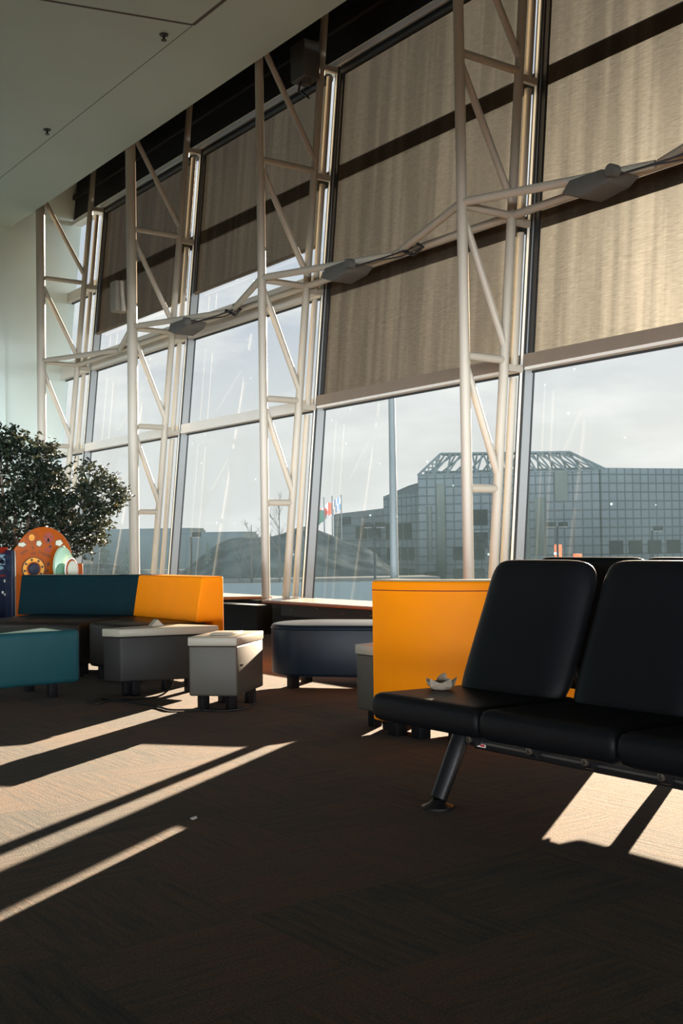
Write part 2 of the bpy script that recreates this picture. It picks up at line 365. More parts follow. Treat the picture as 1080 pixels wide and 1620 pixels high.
# ------------------------------------------------------------------ room shell
XL, XR, YB = -17.05, 9.0, -9.0
YC = lambda z: 6.315 + .0962*z          # outer chord of the trusses
YM = lambda z: 6.52 + .0965*z           # room side of the mullions (the wall of glass leans outward)
struct('floor', MB().box(XL-.3, XR, YB, 6.72, -.12, 0), M['carpet'], 'dark carpet tiles in brown and blue grey streaks', 'floor', 0)
struct('ceiling', MB().box(XL-.3, XR, YB, 6.04, 5.89, 6.10), M['ceil'], 'pale ceiling with thin panel joints', 'ceiling', 0)
wl = MB().prism([(YB, 0), (YM(0)+.14, 0), (YM(7.6)+.14, 7.6), (YB, 7.6)], XL-.3, XL, 0, 1, lambda a, b_, c: (c, a, b_))
wl.box(XL, XL+.10, YB, 5.95, 0, 5.89)
struct('wall_left', wl, M['wallp'], 'pale blue grey end wall behind the tree', 'wall', 0)
wb = MB().box(XL, XR, YB-.2, YB, 2.4, 5.89); wb.box(XL, XR, YB-.2, YB, 0, .05)
struct('wall_back', wb, M['backwall'], 'glazed long wall behind the camera', 'wall', 0)
bw = thing('window_11', (-4, YB-.1, .35), None, None, None, 'structure')
for j in range(9):
    x0 = XL+j*2.894
    mk('pane', MB().box(x0+.03, x0+2.86, YB-.10, YB-.09, .05, 2.4), M['glass'], bw, 0)
    mk('mullion', MB().box(x0-.03, x0+.03, YB-.16, YB-.04, .05, 2.4), M['alu'], bw, 0)
wr = MB().box(XR, XR+.2, YB, 8.3, 2.5, 7.6); wr.box(XR, XR+.2, YB, 8.3, 0, .05)
struct('wall_right', wr, M['backwall'], 'glazed end wall beyond the right edge', 'wall', 0)
ew = thing('window_12', (XR+.1, 0, .35), None, None, None, 'structure')
for j in range(6):
    y0 = YB+j*2.75
    mk('pane', MB().box(XR+.09, XR+.10, y0+.03, y0+2.72, .05, 2.5), M['glass'], ew, 0)
    mk('mullion', MB().box(XR+.04, XR+.16, y0-.03, y0+.03, .05, 2.5), M['alu'], ew, 0)
# dark pocket above the silver rail
sl = lambda z: YM(z)
pk = MB()
for i, (z0, z1, d) in enumerate(((6.20, 6.52, 0), (6.52, 6.60, -.05), (6.60, 6.95, 0), (6.95, 7.03, -.05), (7.03, 7.40, 0))):
    pk.add([(x, YM(z)+o, z) for x in (XL, XR) for (z, o) in ((z0, d), (z1, d), (z1, .12), (z0, .12))],
           [(0, 1, 2, 3), (7, 6, 5, 4), (0, 4, 5, 1), (1, 5, 6, 2), (2, 6, 7, 3), (3, 7, 4, 0)])
struct('trim_1', pk, M['dark'], 'dark ribbed fascia above the glass', 'fascia', 0)
struct('trim_2', MB().box(XL, XR, 5.6, 8.3, 7.40, 7.6), M['dark'], 'dark soffit above the trusses', 'soffit', 0)
struct('trim_3', MB().box(XL, XR, 5.6, 5.75, 6.10, 7.40), M['dark'], 'dark face of the ceiling pocket', 'fascia', 0)
struct('wall_sill', MB().box(XL, XR, 6.42, 6.70, 0, .34), M['basewall'], 'dark low wall under the glass', 'wall', 0)

BAY = 3.053
XK = [-15.88 + BAY*k for k in range(9)]            # mullion and truss lines A..I
def lean(x, off, z, base=YM): return (x, base(z)+off, z)
def leanbar(mb, x0, x1, o0, o1, z0, z1):
    vs = [(x, YM(z)+o, z) for x in (x0, x1) for z, o in ((z0, o0), (z1, o0), (z1, o1), (z0, o1))]
    return mb.add(vs, [(0, 1, 2, 3), (7, 6, 5, 4), (0, 4, 5, 1), (1, 5, 6, 2), (2, 6, 7, 3), (3, 7, 4, 0)])
ZT = [(2.37, 2.485), (3.60, 3.73), (4.85, 5.0)]
ZSILL, ZTOP = .345, 6.18
edges_x = [XL] + XK
for i in range(len(edges_x)-1):
    xa, xb = edges_x[i], edges_x[i+1]
    w = thing('window_%d' % (i+1), ((xa+xb)/2, 6.55, .345), None, None, None, 'structure')
    x0 = xa + (.03 if i else 0); x1 = xb-.03
    lv = [ZSILL+.03] + [z for t in ZT for z in t] + [6.08]
    if i < 3: lv[4] = 3.85
    for k in range(4):
        mk('pane', leanbar(MB(), x0+.01, x1-.01, .112, .122, lv[2*k], lv[2*k+1]), M['glass'], w, 0)
    for k, (a, b_) in enumerate(ZT):
        off = 0.0 if k == 0 or i == 0 or (k == 1 and i < 3) else .075
        if k == 1 and i < 3: b_ = 3.85
        mk('transom', leanbar(MB(), x0, x1, off, .13, a, b_), M['alu_light'] if off == 0 else M['gasket'], w, 0)  # transoms behind fabric coloured black to stand for their backlit silhouette
        mk('gasket', leanbar(MB(), x0+.005, x1-.005, .085, .112, a-.018, a), M['gasket'], w, 0)
    mk('sill', leanbar(MB(), x0, x1, -.06, .15, .335, .375), M['topwhite'], w, 0)
    mk('head_rail', leanbar(MB(), xa, xb, -.03, .13, 6.10, 6.17), M['rail'], w, 0)
    mu = leanbar(MB(), xb-.028, xb+.028, .012, .125, .34, 6.12)
    mo = mk('mullion', mu, M['alu'], w, 0)
    gk = MB(); leanbar(gk, xb-.030, xb-.016, -.002, .012, .34, 6.12); leanbar(gk, xb+.012, xb+.030, -.002, .012, .34, 6.12)
    leanbar(gk, xb+.026, xb+.034, .105, .122, .34, 6.12)
    mk('gasket', gk, M['gasket'], mo, 0)
    mk('cover_strip', leanbar(MB(), xb-.016, xb+.012, -.002, .012, .34, 6.12), M['rail'], mo, 0)

# ------------------------------------------------------------------ roller shades
shade_info = {1: (4.16, 'bronze roller shade over the far narrow bay beside the tree'),
              2: (4.19, 'half lowered bronze roller shade between the second and third truss'),
              3: (2.49, 'long bronze roller shade with two dark bands in the middle bay'),
              4: (2.49, 'sunlit bronze roller shade glowing at the right edge'),
              5: (2.49, None), 6: (2.49, None), 7: (2.49, None), 8: (2.49, None)}
for i, (zb, lab) in shade_info.items():
    xa, xb = edges_x[i], edges_x[i+1]
    x0, x1 = xa+.075, xb-.18
    t = thing('roller_shade', ((xa+xb)/2, YM(zb), zb), lab or 'bronze roller shade beyond the right edge of the photo', 'roller shade', 'roller shades along the glass wall')
    o = .045
    fb = MB(); nz_ = 24
    fb.add([(x, YM(zb+(6.06-zb)*j/nz_)+o+.0, zb+(6.06-zb)*j/nz_) for j in range(nz_+1) for x in (x0, x1)], [(2*j, 2*j+1, 2*j+3, 2*j+2) for j in range(nz_)])
    mk('fabric', fb, M['shade'], t, 0, recalc=False)
    hb = MB()
    if zb < 3: leanbar(hb, xa+.034, xb-.03, -.02, .04, 2.395, 2.50)
    else: leanbar(hb, x0, x1, .03, .058, zb-.025, zb+.01)
    mk('hem_bar', hb, M['shadebar'], t, 0)
    g = leanbar(MB(), xa+.03, x0+.012, .03, .06, zb, 6.08)
    mk('guide_channel', g, M['gasket'], t, 0)
    mk('roller_tube', MB().tube([(x0, YM(6.05)+.03, 6.05), (x1, YM(6.05)+.03, 6.05)], .05), M['gasket'], t)

# ------------------------------------------------------------------ steel trusses
truss_lab = ['white tube truss furthest left, against the end wall behind the tree', 'white tube truss standing just right of the tree, small loudspeaker on it',
             'white tube truss rising left of the navy ottoman', 'white tube truss nearest the black seats, rising above the high orange sofa back']
ZS = [4.91, 3.66, 2.44, 1.372]
YI = 6.11
for k, x in enumerate(XK):
    t = thing('steel_truss', (x, YI, .38), truss_lab[k] if k < 4 else 'white tube truss beyond the right edge of the photo', 'steel truss', 'white tube trusses in front of the glass')
    mk('inner_post', MB().tube([(x, YI, .395), (x, YI, 7.4)], .064 if k < 2 else .0435, 20), M['steel'], t)
    mk('outer_chord', MB().tube([(x, YC(.395), .395), (x, YC(7.4), 7.4)], .040, 20), M['steel'], t)
    for z in ZS: mk('strut', MB().tube([(x, YI, z), (x, YC(z), z)], .033, 16), M['steel'], t)
    zz = [6.25] + ZS
    for a, b_ in zip(zz[:-1], zz[1:]):
        mk('diagonal', MB().tube([(x, YI+.02, a-.10), (x, YC(b_+.12)-.01, b_+.12)], .0315, 16), M['steel'], t)
    tb = [.395, 2.30, 3.53, 4.78, 5.97]
    for a, b_ in zip(tb[:-1], tb[1:]):
        a2 = a+.10 if a > 1 else a
        mk('guide_tube', MB().tube([(x, YC(a2)+.114, a2), (x, YC(b_)+.114, b_)], .032, 12), M['steel'], t)
    for z in (2.38, 3.62, 4.86, 6.06):
        mk('bracket', MB().box(x-.02, x+.02, YC(z)+.03, YM(z)+.012, z-.03, z+.03), M['steel'], t, 0)

brace_lab = {0: 'white K shaped pipe brace spanning the far left bay', 1: 'white K shaped pipe brace left of the third truss', 2: 'white K shaped pipe brace across the long shaded middle bay', 3: 'white K shaped pipe brace running off the right edge'}
for k in range(8):
    xa, xb = XK[k], XK[k+1]; xm = (xa+xb)/2; z = 3.66
    t = thing('pipe_brace', (xm, YC(z), z), brace_lab.get(k, 'white K shaped pipe brace beyond the right edge of the photo'), 'pipe brace', 'white pipe braces between the trusses')
    mk('chord_pipe', MB().tube([(xa, YC(z), z), (xb, YC(z), z)], .035, 16), M['steel'], t)
    mk('diagonal_pipe', MB().tube([(xa, YI, z+.02), (xm-.02, YC(z)-.03, z)], .035, 16), M['steel'], t)
    mk('diagonal_pipe', MB().tube([(xb, YI, z+.02), (xm+.02, YC(z)-.03, z)], .035, 16), M['steel'], t)

# uplights clamped between the brace pipes
up_lab = {1: 'grey wedge shaped floodlight beside the second truss', 2: 'grey wedge shaped floodlight beside the third truss, under the dark band', 3: 'grey wedge shaped floodlight at the right edge by the sunlit shade'}
for k, lab in up_lab.items():
    x = XK[k] + {1: .92, 2: 1.08, 3: 1.18}[k]; y = 6.40; z = 3.56
    t = thing('floodlight', (x, y, z), lab, 'floodlight', 'floodlights on the pipe braces')
    dx = .30
    def ax(u, v, w_, x=x, y=y, z=z): return (x+u, y+w_, z+v)
    mk('housing', MB().prism([(-.24, -.03), (-.06, -.10), (.20, -.06), (.30, .0), (.14, .05), (-.16, .05)], -.15, .10, .012, 2, ax), M['fixture'], t)
    mk('glass_lens', MB().prism([(-.14, .048), (.12, .048), (.12, .058), (-.14, .058)], -.12, .07, 0, 1, ax), M['lens'], t, 0)
    mk('pivot', MB().tube([(x+dx-.03, y-.20, z), (x+dx-.03, y-.13, z)], .045, 14), M['fixture'], t)
    wm = MB().tube([(x+dx-.02, y-.05, z), (x+.55, y+.10, z+.05), (x+.80, y+.16, z+.08)], .009, 8)
    wm.tube([(x+dx-.02, y-.10, z-.02), (x+.50, y-.02, z), (x+.72, y+.08, z+.0), (x+.90, y+.16, z+.05)], .007, 8)
    mk('cable', wm, M['cord'], t)
    mk('clamp', MB().tube([(x+.62, y+.16, z+.10), (x+.78, y+.19, z+.02), (x+.92, y+.18, z+.06), (x+.86, y+.12, z+.12)], .017, 8), M['cord'], t)

# camera / speaker box high on the third truss
t = thing('speaker_box', (-9.72, 6.70, 5.85), 'grey box with a drooping cable high on the third truss', 'loudspeaker')
mk('housing', MB().box(-9.93, -9.66, 6.60, 6.80, 5.86, 6.26, .012), M['fixture'], t)
mk('nozzle', MB().tube([(-9.74, 6.68, 5.86), (-9.74, 6.68, 5.80)], .05, 16), M['fixture'], t)
mk('cable', MB().tube([(-9.82, 6.66, 5.86), (-9.84, 6.64, 5.76), (-9.78, 6.66, 5.72), (-9.73, 6.70, 5.66)], .012, 8), M['cord'], t)
# loudspeaker on the second truss
t = thing('loudspeaker', (-12.95, 6.03, 3.9), 'flat taupe loudspeaker strapped to the second truss', 'loudspeaker')
mk('cabinet', MB().box(-13.08, -12.90, 5.93, 6.10, 3.88, 4.26, .015), M['speaker'], t)
mk('mounting_strap', MB().prism([(0, .18), (.045, .18), (.06, .0), (.10, -.16), (.10, -.21), (.05, -.21), (.02, 0)], -.02, .02, .004, 2, lambda u, v, w_: (-12.90+u, 5.995+w_, 4.07+v)), M['steel'], t)

# sprinklers
for (x, y), lab in zip(((-12.70, 4.98), (-9.69, 4.98)), ('small dark sprinkler in the ceiling near the end wall', 'small dark sprinkler in the ceiling near the panel corner')):
    t = thing('ceiling_sprinkler', (x, y, 5.89), lab, 'sprinkler', 'ceiling sprinklers')
    mk('rosette', MB().lathe([(.045, 0), (.04, -.012), (.02, -.014)], (x, y, 5.889)), M['cord'], t)
    mk('head', MB().tube([(x, y, 5.878), (x, y, 5.835)], .012, 10), M['cord'], t)
    mk('deflector', MB().lathe([(.028, .003), (.028, -.003)], (x, y, 5.832), 12), M['cord'], t)

# ------------------------------------------------------------------ counter along the glass
t = thing('window_counter', (-6, 6.0, .3), 'orange edged wooden counter running along the window sill behind the navy ottoman', 'counter', 'window counters')
mk('top', MB().prism([(-10.02, 6.44), (-9.55, 5.93), (XR-.2, 5.93), (XR-.2, 6.44)], .388, .394), M['topwhite'], t, 0)
mk('edge_board', MB().prism([(-10.03, 6.44), (-9.56, 5.925), (XR-.2, 5.925), (XR-.2, 6.44)], .362, .388, .004, 2), M['wood'], t)
mk('apron', MB().box(-9.4, XR-.2, 6.05, 6.12, .24, .362), M['gasket'], t, 0)
for j in range(12):
    mk('bolt', MB().lathe([(.010, 0), (.008, .006)], (0, 0, 0), 10, lambda a, b_, c, j=j: (-9.2+j*.42+a, 6.05-c, .30+b_+(.03 if j % 3 == 1 else 0))), M['bolt'], t)
mk('base_panel', MB().box(-9.8, XR-.2, 6.20, 6.40, 0, .362), M['basewall'], t, 0)
t = thing('window_counter', (-11, 6.0, .3), 'shorter end of wooden counter seen just right of the curved orange and teal sofa', 'counter', 'window counters')
mk('top', MB().prism([(XL+.1, 5.93), (-10.55, 5.93), (-10.2, 6.44), (XL+.1, 6.44)], .388, .394), M['topwhite'], t, 0)
mk('edge_board', MB().prism([(XL+.1, 5.925), (-10.54, 5.925), (-10.19, 6.44), (XL+.1, 6.44)], .362, .388, .004, 2), M['wood'], t)
mk('base_panel', MB().box(XL+.1, -10.1, 6.20, 6.40, 0, .362), M['basewall'], t, 0)
mk('shelf_plate', MB().prism([(-11.0, 5.95), (-9.75, 5.98), (-9.75, 6.1), (-11.0, 6.1)], .325, .332), M['rail'], t, 0)

# ------------------------------------------------------------------ upholstered furniture
def legs(t, pts, h=.09, s=.028, m='leg'):
    for x, y in pts: mk('leg', MB().box(x-s, x+s, y-s, y+s, 0, h+.01, .003), M[m], t)
# teal ottoman
t = thing('teal_ottoman', (-7.1, 2.3, 0), 'teal vinyl ottoman at the left edge of the photo', 'ottoman')
mk('cushion', MB().box(-7.36, -6.80, 1.62, 2.86, .09, .425, .03), M['teal'], t)
legs(t, [(-6.88, 2.70), (-7.28, 2.70), (-6.88, 1.75), (-7.28, 1.75)])
# navy ottoman : straight front, round left end
u = Vector((.77, .64)).normalized(); nrm = Vector((.64, -.77)).normalized()
o0 = Vector((-6.22, 3.90))
def nav(a, b_): p = o0 + u*a + nrm*b_; return (p.x, p.y)
poly = []
L_, D_ = 1.02, .62
rl = .30
for k in range(13):
    a = PI/2 + PI/2*k/12; poly.append((rl+rl*math.cos(a), -rl+rl*math.sin(a)))
for k in range(13):
    a = PI + PI/2*k/12; poly.append((rl+rl*math.cos(a), -(D_-rl)+rl*math.sin(a)))
for k in range(13):
    a = -PI/2 + PI/2*k/12; poly.append((L_-rl+rl*math.cos(a), -(D_-rl)+rl*math.sin(a)))
for k in range(13):
    a = PI/2*k/12; poly.append((L_-rl+rl*math.cos(a), -rl+rl*math.sin(a)))
pl = [nav(a-.06, b_) for a, b_ in poly]
t = thing('navy_ottoman', (-5.9, 4.4, 0), 'navy vinyl ottoman with rounded ends in front of the window counter', 'ottoman')
b1 = MB().prism(pl, .09, .42, .022, 3, None, False)
cu = mk('cushion', b1, M['navy'], t, 40)
seam = [(p[0], p[1], .392) for p in pl]; seam.append(seam[0])
mk('piping', MB().tube(seam, .005, 6), M['navy'], cu)
legs(t, [nav(.12, -.15), nav(.66, -.12), nav(.12, -.47), nav(.80, -.47)], s=.03)

# little charging tables
def rect(o, a, b_, w_, d_):
    o = Vector(o); a = Vector(a).normalized(); b_ = Vector(b_).normalized()
    return [tuple(p) for p in (o, o+a*w_, o+a*w_+b_*d_, o+b_*d_)]
def table(loc, poly, legpts, label, body='tablebody', kind='charging_table'):
    t = thing(kind, (loc[0], loc[1], 0), label, 'side table', 'cream topped charging tables')
    mk('body', MB().prism(poly, .09, .375, .012, 3), M[body], t)
    c = Vector((sum(p[0] for p in poly)/len(poly), sum(p[1] for p in poly)/len(poly)))
    big = [tuple(c+(Vector(p)-c)*1.02) for p in poly]
    mk('top', MB().prism(big, .375, .425, .006, 2), M['tabletop'], t)
    legs(t, legpts, s=.026)
    return t
a_ = (.72, .69); s_ = (-.64, .77)
P2 = rect((-5.735, 3.06), a_, s_, .285, .47)
cc = Vector(P2[0])
def q2(x, y): return tuple(Vector(P2[0])+Vector(a_).normalized()*x+Vector(s_).normalized()*y)
t2 = table((-5.75, 3.3), P2, [q2(.06, .07), q2(.225, .07), q2(.06, .40), q2(.225, .40)], 'small cream topped charging table with a wedge of sun on its right side')
fx = q2(.09, .20); 
mk('socket_flap', MB().prism([q2(.08, .13), q2(.21, .13), q2(.21, .33), q2(.08, .33)], .425, .437, .003, 2), M['tabletop'], t2)
mk('latch', MB().box(q2(.288, .06)[0]-.006, q2(.288, .06)[0]+.006, q2(.288, .06)[1]-.01, q2(.288, .06)[1]+.01, .255, .268), M['cord'], t2, 0)
P1 = [(-6.72, 3.00), (-6.615, 3.05), (-6.47, 3.63), (-6.86, 3.44)]
P1 = [(-6.74, 2.985), (-6.60, 3.045), (-6.42, 3.64), (-6.80, 3.50)]
t1 = table((-6.65, 3.3), P1, [(-6.66, 3.11), (-6.60, 3.14), (-6.55, 3.50), (-6.72, 3.42)][:4], 'wide wedge shaped grey table with cream top beside the orange seat back', 'darkbody')
mk('socket_flap', MB().prism([(-.05, 0), (.05, 0), (.0, .045)], -.05, .05, .002, 1, lambda a, b_, c: (-6.68+c*.5, 3.33+a, .425+b_)), M['tabletop'], t1, 0)
P3 = [(-4.70, 3.48), (-4.475, 3.48), (-4.475, 3.95), (-4.70, 3.95)]
t3 = table((-4.6, 3.7), P3, [(-4.65, 3.56), (-4.53, 3.56), (-4.65, 3.88), (-4.53, 3.88)], 'cream topped table half hidden behind the high orange sofa back')

# curved two tone sofa
t = thing('curved_sofa', (-8.0, 3.6, 0), 'curved low sofa with teal and orange backs and dark brown seats', 'sofa')
S0, S1 = Vector((-9.11, 3.318)), Vector((-8.10, 3.90)); dS = (S1-S0).normalized(); nS = Vector((dS.y, -dS.x))
mk('seat', MB().prism([(-8.46, 2.68), (-7.73, 3.24), (-8.10, 3.95), (-9.02, 3.42)], .09, .405, .03), M['brownseat'], t)
mk('seat', MB().prism([(-7.66, 3.28), (-7.12, 3.36), (-7.08, 3.93), (-8.09, 3.96)], .09, .405, .03), M['brownseat'], t)
def backrest(p0, p1, mat, tb=.23, tt=.175, capx=0):
    """wedge backrest from p0 to p1 (inner face line at its top); thicker at the bottom"""
    d = (Vector(p1)-Vector(p0)); L1 = d.length; d.normalize(); n = Vector((d.y, -d.x))

    poly = [(-tt, .09), (-tt+.09, .09), (-tt+.09, .40), (tb-tt, .40), (0, .722), (-tt, .722)]
    return MB().prism(poly, 0, L1, .014, 3, lambda a, z, w_: (p0[0]+d.x*w_+n.x*a, p0[1]+d.y*w_+n.y*a, z))
mk('teal_backrest', backrest(S0, S1-dS*.0+Vector((.02, .01)), M['tealback']), M['tealback'], t)
mk('orange_backrest', backrest((-8.11, 3.895), (-7.08, 3.895), M['orange']), M['orange'], t)
legs(t, [(-7.99, 3.38), (-7.60, 3.37), (-7.17, 3.42), (-7.15, 3.95), (-8.0, 3.93), (-8.9, 3.44), (-8.42, 2.82), (-7.82, 3.27)], s=.03)

# tall orange curved sofa back (convex towards the camera)
t = thing('orange_sofa', (-4.2, 3.9, 0), 'high backed orange vinyl sofa seen from behind, standing left of the black seats', 'sofa')
ca = Vector((-4.435, 4.17)); ro, ri = .78, .62
arc = lambda r, n_, a0=-90, a1=12: [(ca.x+r*math.cos(R(a0+(a1-a0)*k/n_)), ca.y+r*math.sin(R(a0+(a1-a0)*k/n_))) for k in range(n_+1)]
bp_ = arc(ro, 24) + arc(ri, 24)[::-1]
mk('backrest', MB().prism(bp_, .075, .760, .012, 3, None, False), M['orange'], t, 40)
sp = arc(ro-.012, 24) + arc(ri+.012, 24)[::-1]
mk('top_edge', MB().prism(sp, .756, .765, .004, 2, None, False), M['tabletop'], t)
seatp = arc(ri-.005, 16)+[(ca.x+.05, ca.y+.12), (ca.x, ca.y-.05)]
mk('seat', MB().prism(seatp, .09, .425, .02, 3, None, False), M['orange'], t, 40)
seat_pts = []
for ang in (-84, -72, -56, -36, -14, 6):
    rr = ro-.085; seat_pts.append((ca.x+rr*math.cos(R(ang)), ca.y+rr*math.sin(R(ang))))
legs(t, seat_pts, .08, .034)
mk('seam', MB().tube([(x, y, .715) for x, y in arc(ro+.001, 30)], .0025, 6), M['rust'], t)

# ------------------------------------------------------------------ black beam seating
def beam_row(name, label, x_left, y_base, sgn, nseat, legx, only=None):
    """y_base: line where seat meets back; sgn=-1 faces the camera side, +1 faces the window"""
    t = thing(name, (x_left, y_base, 0), label, 'beam seating', 'black beam seats')
    pit = .548
    S = lambda d: y_base + sgn*d           # d: distance forwards of the seat/back line
    for k in range(nseat):
        xc = x_left + pit*(k+.5)
        def wseat(a, b_, d, xc=xc):
            f = b_+.25-.05                       # forward distance
            z = .372 + d - .02*(.2-f)
            return (xc+a, S(f), z)
        mk('seat', MB().pillow(wseat, .546, .49, .100, 30, 24, 24, 26.0), M['blackv'], t, 60)
        def wback(a, b_, d, xc=xc):
            h = b_+.255                          # 0..0.47 up the back
            lean_ = .068 - .42*h + .05*max(0, h-.36)
            wrap = -.03*(abs(a)/.25)**6*(sgn < 0)
            return (xc+a*(1-(.03*h if sgn < 0 else 0)), S(lean_+d+wrap), .375+h*.985)
        bo = mk('backrest', MB().pillow(wback, .515 if sgn < 0 else .547, .51, .07, 7 if sgn < 0 else 16, 20, 24, 9.0), M['blackv'], t, 60)
        rail = MB()
        for sx in (-1, 1):
            rail.tube([(xc+sx*.15, S(.02), .33), (xc+sx*.15, S(-.05), .34), (xc+sx*.15, S(-.10), .46), (xc+sx*.15, S(-.17), .62)], .012, 8)
        mk('back_bracket', rail, M['blackm'], bo)
        for sx in (-1, 1):
            xx = xc+sx*.15
            br = MB().prism([(S(.20), .334), (S(.07), .334), (S(.035), .215 if sgn < 0 else .27), (S(.075), .21 if sgn < 0 else .265), (S(.10), .255 if sgn < 0 else .29)][::(1 if sgn > 0 else -1)], xx-.018, xx+.018, .003, 1, lambda a, b_, c: (c, a, b_))
            bo2 = mk('seat_bracket', br, M['blackm'], t, 0)
            mk('bolt', MB().lathe([(.013, 0), (.013, .012), (.007, .013), (.007, .006)], (0, 0, 0), 14, lambda a, b_, c, xx=xx: (xx+a, S(.085+c), .236+b_+(.04 if sgn > 0 else 0))), M['bolt'], bo2)
    xr = x_left+pit*nseat
    xb0 = x_left + .09
    zl = .195
    ya, yb_ = sorted((S(-.035), S(.025)))
    bm_ = mk('beam', MB().box(xb0, xr-.05, ya, yb_, .25, .33, .006), M['beam'], t)
    ya, yb_ = sorted((S(-.035), S(.05)))
    rl_ = mk('rail', MB().box(xb0+.01, xr-.05, ya, yb_, zl if sgn < 0 else .262, .248 if sgn < 0 else .29, .006), M['blackm'], t)
    if sgn < 0:
        ya, yb_ = sorted((S(.049), S(.053)))
        mk('rail_lip', MB().box(xb0+.02, xr-.06, ya, yb_, zl+.022, zl+.030), M['beam'], rl_, 0)
        ya, yb_ = sorted((S(.05), S(.0525)))
        mk('end_label', MB().box(xb0+.03, xb0+.075, ya, yb_, .205, .219), M['white'], rl_, 0)
        ya, yb_ = sorted((S(.052), S(.054)))
        mk('end_label', MB().box(xb0+.05, xb0+.072, ya, yb_, .208, .216), M['redlabel'], rl_, 0)
    for lx in legx:
        for sd in ((1,) if only is None else only):
            pts = [(lx, S(0.0), .255), (lx, S(.055*sd), .26), (lx, S(.085*sd), .245), (lx, S(.108*sd), .20), (lx, S(.20*sd), .03)]
            lo = mk('leg', MB().tube(pts, [.03, .031, .033, .033, .030], 18), M['blackm'], t)
            mk('foot', MB().lathe([(.058, 0), (.058, .006), (.03, .018), (.018, .03)], (lx, S(.205*sd), 0), 28), M['blackm'], lo)
    return t
beam_row('beam_seating', 'front row of black vinyl airport seats facing the camera', -3.165, 2.845, -1, 4, [-3.09, -1.2])
beam_row('beam_seating', 'second row of black seats just visible behind the front row, facing the window', -3.36, 3.60, 1, 4, [-2.96, -1.42])

# crumpled wrapper on the first seat
t = MB()
pts = []; fs = []
n = 22
for j, (r, z) in enumerate(((.018, 0), (.034, .004), (.045, .016), (.050, .030), (.043, .026), (.028, .014), (.006, .010))):
    for k in range(n):
        a = 2*PI*k/n
        sp_ = 1+.22*math.cos(5*a+.6)*(j in (3, 2, 4)) + .10*math.sin(9*a+j)
        zz_ = z*(1+.55*max(0, math.cos(5*a+.6))*(j in (3, 4)))
        if j in (3, 4) and 6 <= k <= 8: zz_ += .024*(1-abs(k-7)*.6)
        pts.append((-3.06+r*sp_*math.cos(a), 2.64+r*sp_*math.sin(a)*.95, .421+zz_))
for j in range(6):
    for k in range(n): fs.append((j*n+k, j*n+(k+1) % n, (j+1)*n+(k+1) % n, (j+1)*n+k))
fs.append(tuple(range(n))[::-1]); fs.append(tuple(6*n+k for k in range(n)))
t.add(pts, fs)
tag(mk('crumpled_wrapper', t, M['paper'], None, 25, origin=(-3.06, 2.64, .42)), 'crumpled pointed beige wrapper lying on the first black seat', 'wrapper')

# scraps of paper on the carpet
for (x, y), lab in zip(((-3.50, 1.88), (-5.02, 3.83)), ('tiny white paper scrap at the tip of the sun stripe', 'tiny pale scrap on the carpet beside the half hidden table')):
    s = MB(); k_ = .55; s.add([(x+(a-x)*k_, y+(b_-y)*k_, c*k_) for a, b_, c in ((x-.025, y-.012, .002), (x+.02, y-.016, .004), (x+.028, y+.012, .013), (x, y+.018, .016), (x-.022, y+.01, .006),
                     (x-.024, y-.012, .0), (x+.02, y-.016, .0), (x+.026, y+.012, .008), (x, y+.018, .010), (x-.022, y+.01, .0))],
                    [(0, 1, 2), (0, 2, 3), (0, 3, 4), (5, 7, 6), (5, 8, 7), (5, 9, 8), (0, 5, 6, 1), (1, 6, 7, 2), (2, 7, 8, 3), (3, 8, 9, 4), (4, 9, 5, 0)])
    tag(mk('paper_scrap', s, M['white'], None, 0, origin=(x, y, 0)), lab, 'paper scrap', 'paper scraps on the carpet')

# power cords
def cord(name, pts, label, r=.006):
    q = []
    P_ = [Vector(p) for p in pts]
    P_ = [P_[0]]+P_+[P_[-1]]
    for i in range(1, len(P_)-2):
        for k in range(8):
            s = k/8; a, b_, c, d = P_[i-1], P_[i], P_[i+1], P_[i+2]
            q.append(.5*((2*b_)+(-a+c)*s+(2*a-5*b_+4*c-d)*s*s+(-a+3*b_-3*c+d)*s**3))
    q.append(P_[-1])
    tag(mk(name, MB().tube(q, r, 8), M['cord'], None, 60, origin=pts[0]), label, 'power cord', 'power cords on the carpet')
cord('power_cord', [(-6.62, 3.42, .10), (-6.50, 3.34, .05), (-6.42, 3.22, .008), (-6.40, 3.05, .007), (-6.48, 2.92, .007), (-6.58, 2.90, .007)], 'black power cord looping under the wedge shaped table')
cord('power_cord', [(-6.62, 2.84, .007), (-6.50, 2.80, .007), (-6.36, 2.78, .007), (-6.44, 2.92, .007), (-6.20, 2.98, .007), (-5.98, 3.00, .007), (-5.84, 3.00, .007), (-5.74, 3.12, .007), (-5.60, 3.22, .007), (-5.54, 3.36, .03), (-5.62, 3.42, .10)], 'black power cord trailing across the sun stripe to the small charging table')

# ------------------------------------------------------------------ play panels behind the sofa
XP = -9.55
t = thing('activity_panel', (XP, 3.68, 0), 'arched orange play panel with sun and cloud prints behind the sofa', 'play panel')
yc, rad, zc = 3.685, .262, .835
outl = [(yc-rad+.015, .12), (yc+rad, .12), (yc+rad, zc)]
outl += [(yc+rad*math.cos(a), zc+rad*1.12*math.sin(a)) for a in [PI*k/24 for k in range(1, 21)]]
outl += [(yc-rad-.01, zc+.09), (yc-rad+.015, zc+.085)]
px = lambda a, b_, c: (XP+c, a, b_)
mk('board', MB().prism(outl, -.02, .0, .004, 2, px), M['panelorange'], t)
def disc(y, z, ry, rz, n=20, wob=0, ph=0): return [(y+ry*(1+wob*math.cos(5*2*PI*k/n+ph))*math.cos(2*PI*k/n), z+rz*(1+wob*math.cos(5*2*PI*k/n+ph))*math.sin(2*PI*k/n)) for k in range(n)]
